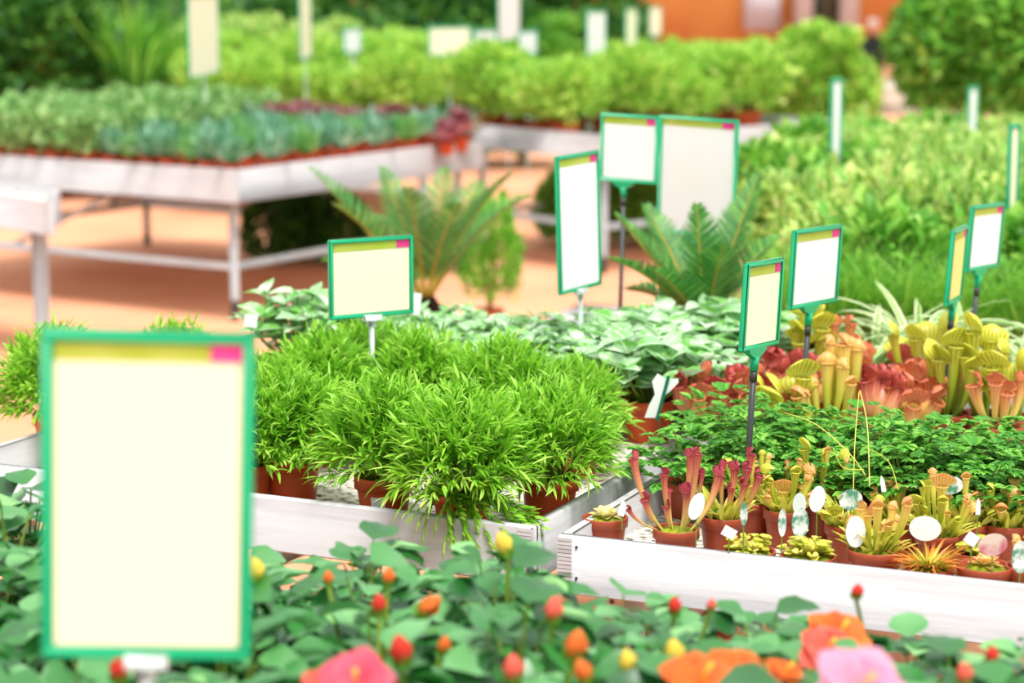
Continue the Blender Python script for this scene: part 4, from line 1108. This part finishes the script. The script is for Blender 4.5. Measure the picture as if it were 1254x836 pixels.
kf = (K1 - K0).normalized(); ks = (K2 - K1).normalized(); Lk = (K1 - K0).length; Ls = (K2 - K1).length
random.seed(21)
rows = 8; 
for j in range(rows):
    back = .075 + j * (Ls - .13) / (rows - 1)
    for i in range(24):
        al = Lk - .085 - i * .132
        P = K0 + kf * al + ks * back; P.z = .57
        rel = P + V((0, 0, .1)) - CAM; d = rel.dot(fwd); u = W / 2 + F * rel.dot(rgt) / d
        if al < .05 or u < -45: continue
        lab = ['front', 'second', 'third', 'fourth', 'fifth', 'sixth', 'seventh', 'back'][j]
        if j >= 6 and 2 < i < 11: ms, kd = RD[0], 'dusky red rosette'
        elif i < 7 or (j > 3 and i < 10): ms, kd = AG[(i + j) % 3], 'blue-green pointed rosette'
        else: ms, kd = SU[(i + j) % 2], 'grey-green round-leaved plant'
        potted('succulent', '%s, %s pot from the right corner, %s row of wheeled bench' % (kd, ORD[i + 1], lab), 'potted plant', P, .05, .07, ms, 'succulents on the wheeled bench', random.uniform(.95, 1.15))

# ------------------------------------------------------------------ shrubs behind
LI = [shrub_meshes(s, .26, .40, 900, .06, .028, 'lime', up_=.6) for s in (111, 112)] + [shrub_meshes(119, .26, .44, 900, .06, .03, 'varieg', up_=.6)]
MD = [shrub_meshes(s, .5, .95, 5200, .085, .04, m_, up_=.3) for s, m_ in ((113, 'mid'), (118, 'lime'))]
DK = [shrub_meshes(s, .5, 1.2, 2000, .12, .055, 'dark', up_=.2) for s in (114, 115)]
PB = [strapplant(116, 420, 1.0, .022, 'mid', 1.2, .5, .9), strapplant(117, 420, 1.0, .024, 'dark', 1.2, .5, .9)]
random.seed(31)
k = 0
for j in range(5):
    for i in range(9):
        P = LB[0] + e3 * (.2 + i * .33 + (.15 if j % 2 else 0)) + f3 * (.22 + j * .5)
        rel = P + V((0, 0, .3)) - CAM; d = rel.dot(fwd); u = W / 2 + F * rel.dot(rgt) / d
        if u < 235 or u > 600: continue
        P.z = .55; k += 1
        potted('lime_shrub', 'yellow-green blurred shrub, %s along and %s back behind the succulents' % (nth((4, j)), ORD[j + 1]), 'shrub', P, .09, .1, LI[2] if (j > 2 and u < 410) else LI[k % 2], 'lime shrubs on the far benches', random.uniform(.7, 1.2) + (.25 if (j > 2 and u < 410) else 0))
for j in range(4):
    for i in range(4):
        P = R0 + er * (.1 + i * .24) + fr * (.18 + j * .5); P.z = .6; k += 1
        potted('lime_shrub', 'yellow-green shrub on the bench with grey leg, %s along, %s back' % (ORD[i + 1], ORD[j + 1]), 'shrub', P, .09, .1, LI[k % 2], 'lime shrubs on the far benches', random.uniform(.7, 1.15))
for j in range(3):
    for i in range(8):
        P = S0 + e4 * (.15 + i * .33) + f4 * (.3 + j * .5); P.z = .55; k += 1
        if i > 5 and j == 0: continue
        potted('lime_shrub', 'bright shrub on the far bench beyond the double sign, %s along, %s back' % (nth((5, j)), ORD[j + 1]), 'shrub', P, .09, .1, LI[k % 2], 'lime shrubs on the far benches', random.uniform(.85, 1.1))
# round bushes at the right
for (u, v, d, s_, l) in ((1003, 152, 16.0, .88, 'round bright green bush in front of the orange wall'), (885, 152, 16.5, .74, 'lower bright green bush left of the round one'), (770, 135, 19, .7, 'green bush behind the white upright sign'),
                         (1195, 140, 14.0, 1.15, 'big round bush at the upper right corner'), (1275, 150, 13.5, 1.1, 'bush cut by the right edge at the top'), (945, 130, 18.5, .5, 'bush tucked behind the round bright one')):
    P = G(u, v, 0.0) if False else D(u, v, d)
    h_ = max(.0, P.z - .1 - FZ)
    t = thing('round_bush', l, 'shrub', (P.x, P.y, FZ), u, 'round bushes near the far wall')
    mb = MB(); r = .22; mb.lathe([(0, 0), (r * .8, 0), (r, max(.2, h_)), (r * .9, max(.2, h_)), (r * .85, max(.2, h_) - .03), (.001, max(.2, h_) - .03)], 24)
    put('tub', mb.mesh('bush_tub', M['terra_dark']), t)
    for n2, me in MD[1 if u < 1100 else 0]: put(n2, me, t, (0, 0, max(.17, h_ - .03)), scale=s_)
# dark tall shrubs at upper left
for i, (u, d, s_, m_, l) in enumerate(((-10, 18, 1.2, 0, 'dark broad-leaved shrub at the upper left corner'), (50, 16.9, 1.15, 0, 'dark broad-leaved shrub second from the upper left corner'), (95, 19.2, 1.2, 1, 'dark shrub beside the tall arching palms'))):
    P = D(u, 118, d); t = thing('dark_shrub', l, 'shrub', (P.x, P.y, FZ), i, 'dark shrubs at upper left')
    mb = MB(); mb.lathe([(0, 0), (.2, 0), (.26, .4), (.23, .4), (.22, .36), (.001, .36)], 24); put('tub', mb.mesh('tub', M['terra_dark']), t)
    for n2, me in DK[m_]: put(n2, me, t, (0, 0, .36), scale=s_)
for i, (u, d, s_, m_) in enumerate(((120, 17.4, 1.2, 0), (165, 17.1, 1.3, 0), (205, 17.6, 1.2, 0), (185, 18.4, 1.3, 1), (140, 18.6, 1.3, 1), (240, 18.4, 1.15, 1))):
    P = D(u, 118, d); t = thing('arching_palm', 'tall arching-leaved palm, %s of the clump left of the cream sign' % ORD[i + 1], 'palm', (P.x, P.y, FZ), i, 'arching palms at upper left')
    mb = MB(); mb.lathe([(0, 0), (.16, 0), (.2, .4), (.18, .4), (.17, .36), (.001, .36)], 24); put('tub', mb.mesh('tub', M['terra_dark']), t)
    for n2, me in PB[m_]: put(n2, me, t, (0, 0, .36), scale=s_)
# hedge rows far back
i_ = 0
for row_, (d, n, u0, u1, top) in enumerate(((19.5, 10, -60, 640, 1.0), (23, 13, -80, 740, 1.15), (28, 10, -80, 720, 1.4))):
    for i in range(n):
        u = u0 + (u1 - u0) * i / (n - 1); P = D(u, 60, d); i_ += 1
        t = thing('tall_shrub', 'dark tall shrub, %s from the left in the %s row of the far planting' % (ORD[i + 1], ['nearest', 'middle', 'farthest'][row_]), 'shrub', (P.x, P.y, FZ), i * 1.7, 'tall shrubs of the far planting')
        for n2, me in (DK[i % 2] if (i + row_) % 3 else MD[0]): put(n2, me, t, (0, 0, .02), scale=top * random.uniform(.95, 1.25))
# plants under the tables and greenery behind the cycads
for i, (u, v, s_, l) in enumerate(((335, 322, .42, 'dark bushy plant under the wheeled bench corner'), (375, 318, .42, 'dark bushy plant right of the one under the bench corner'), (415, 322, .4, 'dark bushy plant behind the left cycad'),
                                   (700, 300, .55, 'yellow-green bushy plant behind the narrow white sign'), (790, 300, .6, 'bushy plant on the floor behind the right cycad'), (845, 290, .6, 'bushy plant on the floor left of the wide bench'),
                                   (740, 262, .55, 'bushy plant further back behind the small white sign'), (930, 250, .62, 'bushy plant behind the large white sign'))):
    P = G(u, v, FZ); t = thing('floor_shrub', l, 'shrub', (P.x, P.y, FZ), i, 'bushy plants standing on the floor')
    for n2, me in (MD[0] if i > 2 else DK[0]): put(n2, me, t, (0, 0, .0), scale=s_ * .9)
# red-leaved pot at the bench end
for i, (u, v, l) in enumerate(((577, 176, 'dusky red rosette standing at the far right corner of the wheeled bench'), (561, 180, 'smaller reddish rosette left of the one in the bench corner'))):
    P = G(u, v, .62) + V((-.07, .10, 0)); P.z = .57
    potted('succulent', l, 'potted plant', P, .05, .07, RD[0], None, 1.15 - i * .2)
# ------------------------------------------------------------------ person far away
def person():
    P = G(1067, 66, 0.0); P = V((D(1067, 40, 36).x, D(1067, 40, 36).y, FZ))
    t = thing('person', 'blurred distant person in dark clothes crouching by the orange wall', 'person', P)
    def skin(name, pts, edges, rad, mat, par):
        me = bpy.data.meshes.new(name); me.from_pydata(pts, edges, []); me.materials.append(mat)
        o = bpy.data.objects.new(name, me); C.objects.link(o); o.parent = par
        mo = o.modifiers.new('skin', 'SKIN'); mo.use_smooth_shade = True
        for i, r in enumerate(rad): me.skin_vertices[0].data[i].radius = (r, r)
        me.skin_vertices[0].data[0].use_root = True
        s2 = o.modifiers.new('sub', 'SUBSURF'); s2.levels = s2.render_levels = 1
        return o
    pts = [(0, 0, .22), (0, -.04, .38), (0, -.08, .56), (0, -.10, .64), (0, -.12, .74), (0, -.13, .84),
           (.17, -.09, .56), (.22, -.2, .38), (.14, -.36, .34), (-.17, -.09, .56), (-.22, -.2, .38), (-.14, -.36, .34),
           (.1, -.03, .2), (.16, -.38, .42), (.14, -.22, .06), (.14, -.34, .04), (-.1, -.03, .2), (-.16, -.38, .42), (-.14, -.22, .06), (-.14, -.34, .04)]
    edges = [(0, 1), (1, 2), (2, 3), (3, 4), (4, 5), (2, 6), (6, 7), (7, 8), (2, 9), (9, 10), (10, 11), (0, 12), (12, 13), (13, 14), (14, 15), (0, 16), (16, 17), (17, 18), (18, 19)]
    rad = [.13, .14, .13, .055, .085, .08, .06, .045, .035, .06, .045, .035, .09, .065, .045, .035, .09, .065, .045, .035]
    cloth = plain('dark_clothes', (40, 48, 44), .8, .2); sk = plain('skin', (206, 160, 136), .6, .3)
    skin('body', pts, edges, rad, cloth, t)
    hm = MB(); hm.lathe([(.001, .66), (.06, .69), (.085, .76), (.09, .82), (.07, .89), (.001, .92)], 16, (0, -.125, 0)); put('head', hm.mesh('head', sk), t)
    hm = MB(); hm.lathe([(.094, .81), (.092, .86), (.07, .91), (.001, .935)], 16, (0, -.118, 0)); put('hair', hm.mesh('hair', plain('grey_hair', (180, 168, 160), .8, .2)), t)
person()

# ------------------------------------------------------------------ view
sc.view_settings.view_transform = 'Standard'; sc.view_settings.look = 'None'
sc.view_settings.gamma = 1.0; sc.view_settings.use_curve_mapping = False
sc.view_settings.exposure = 0.27
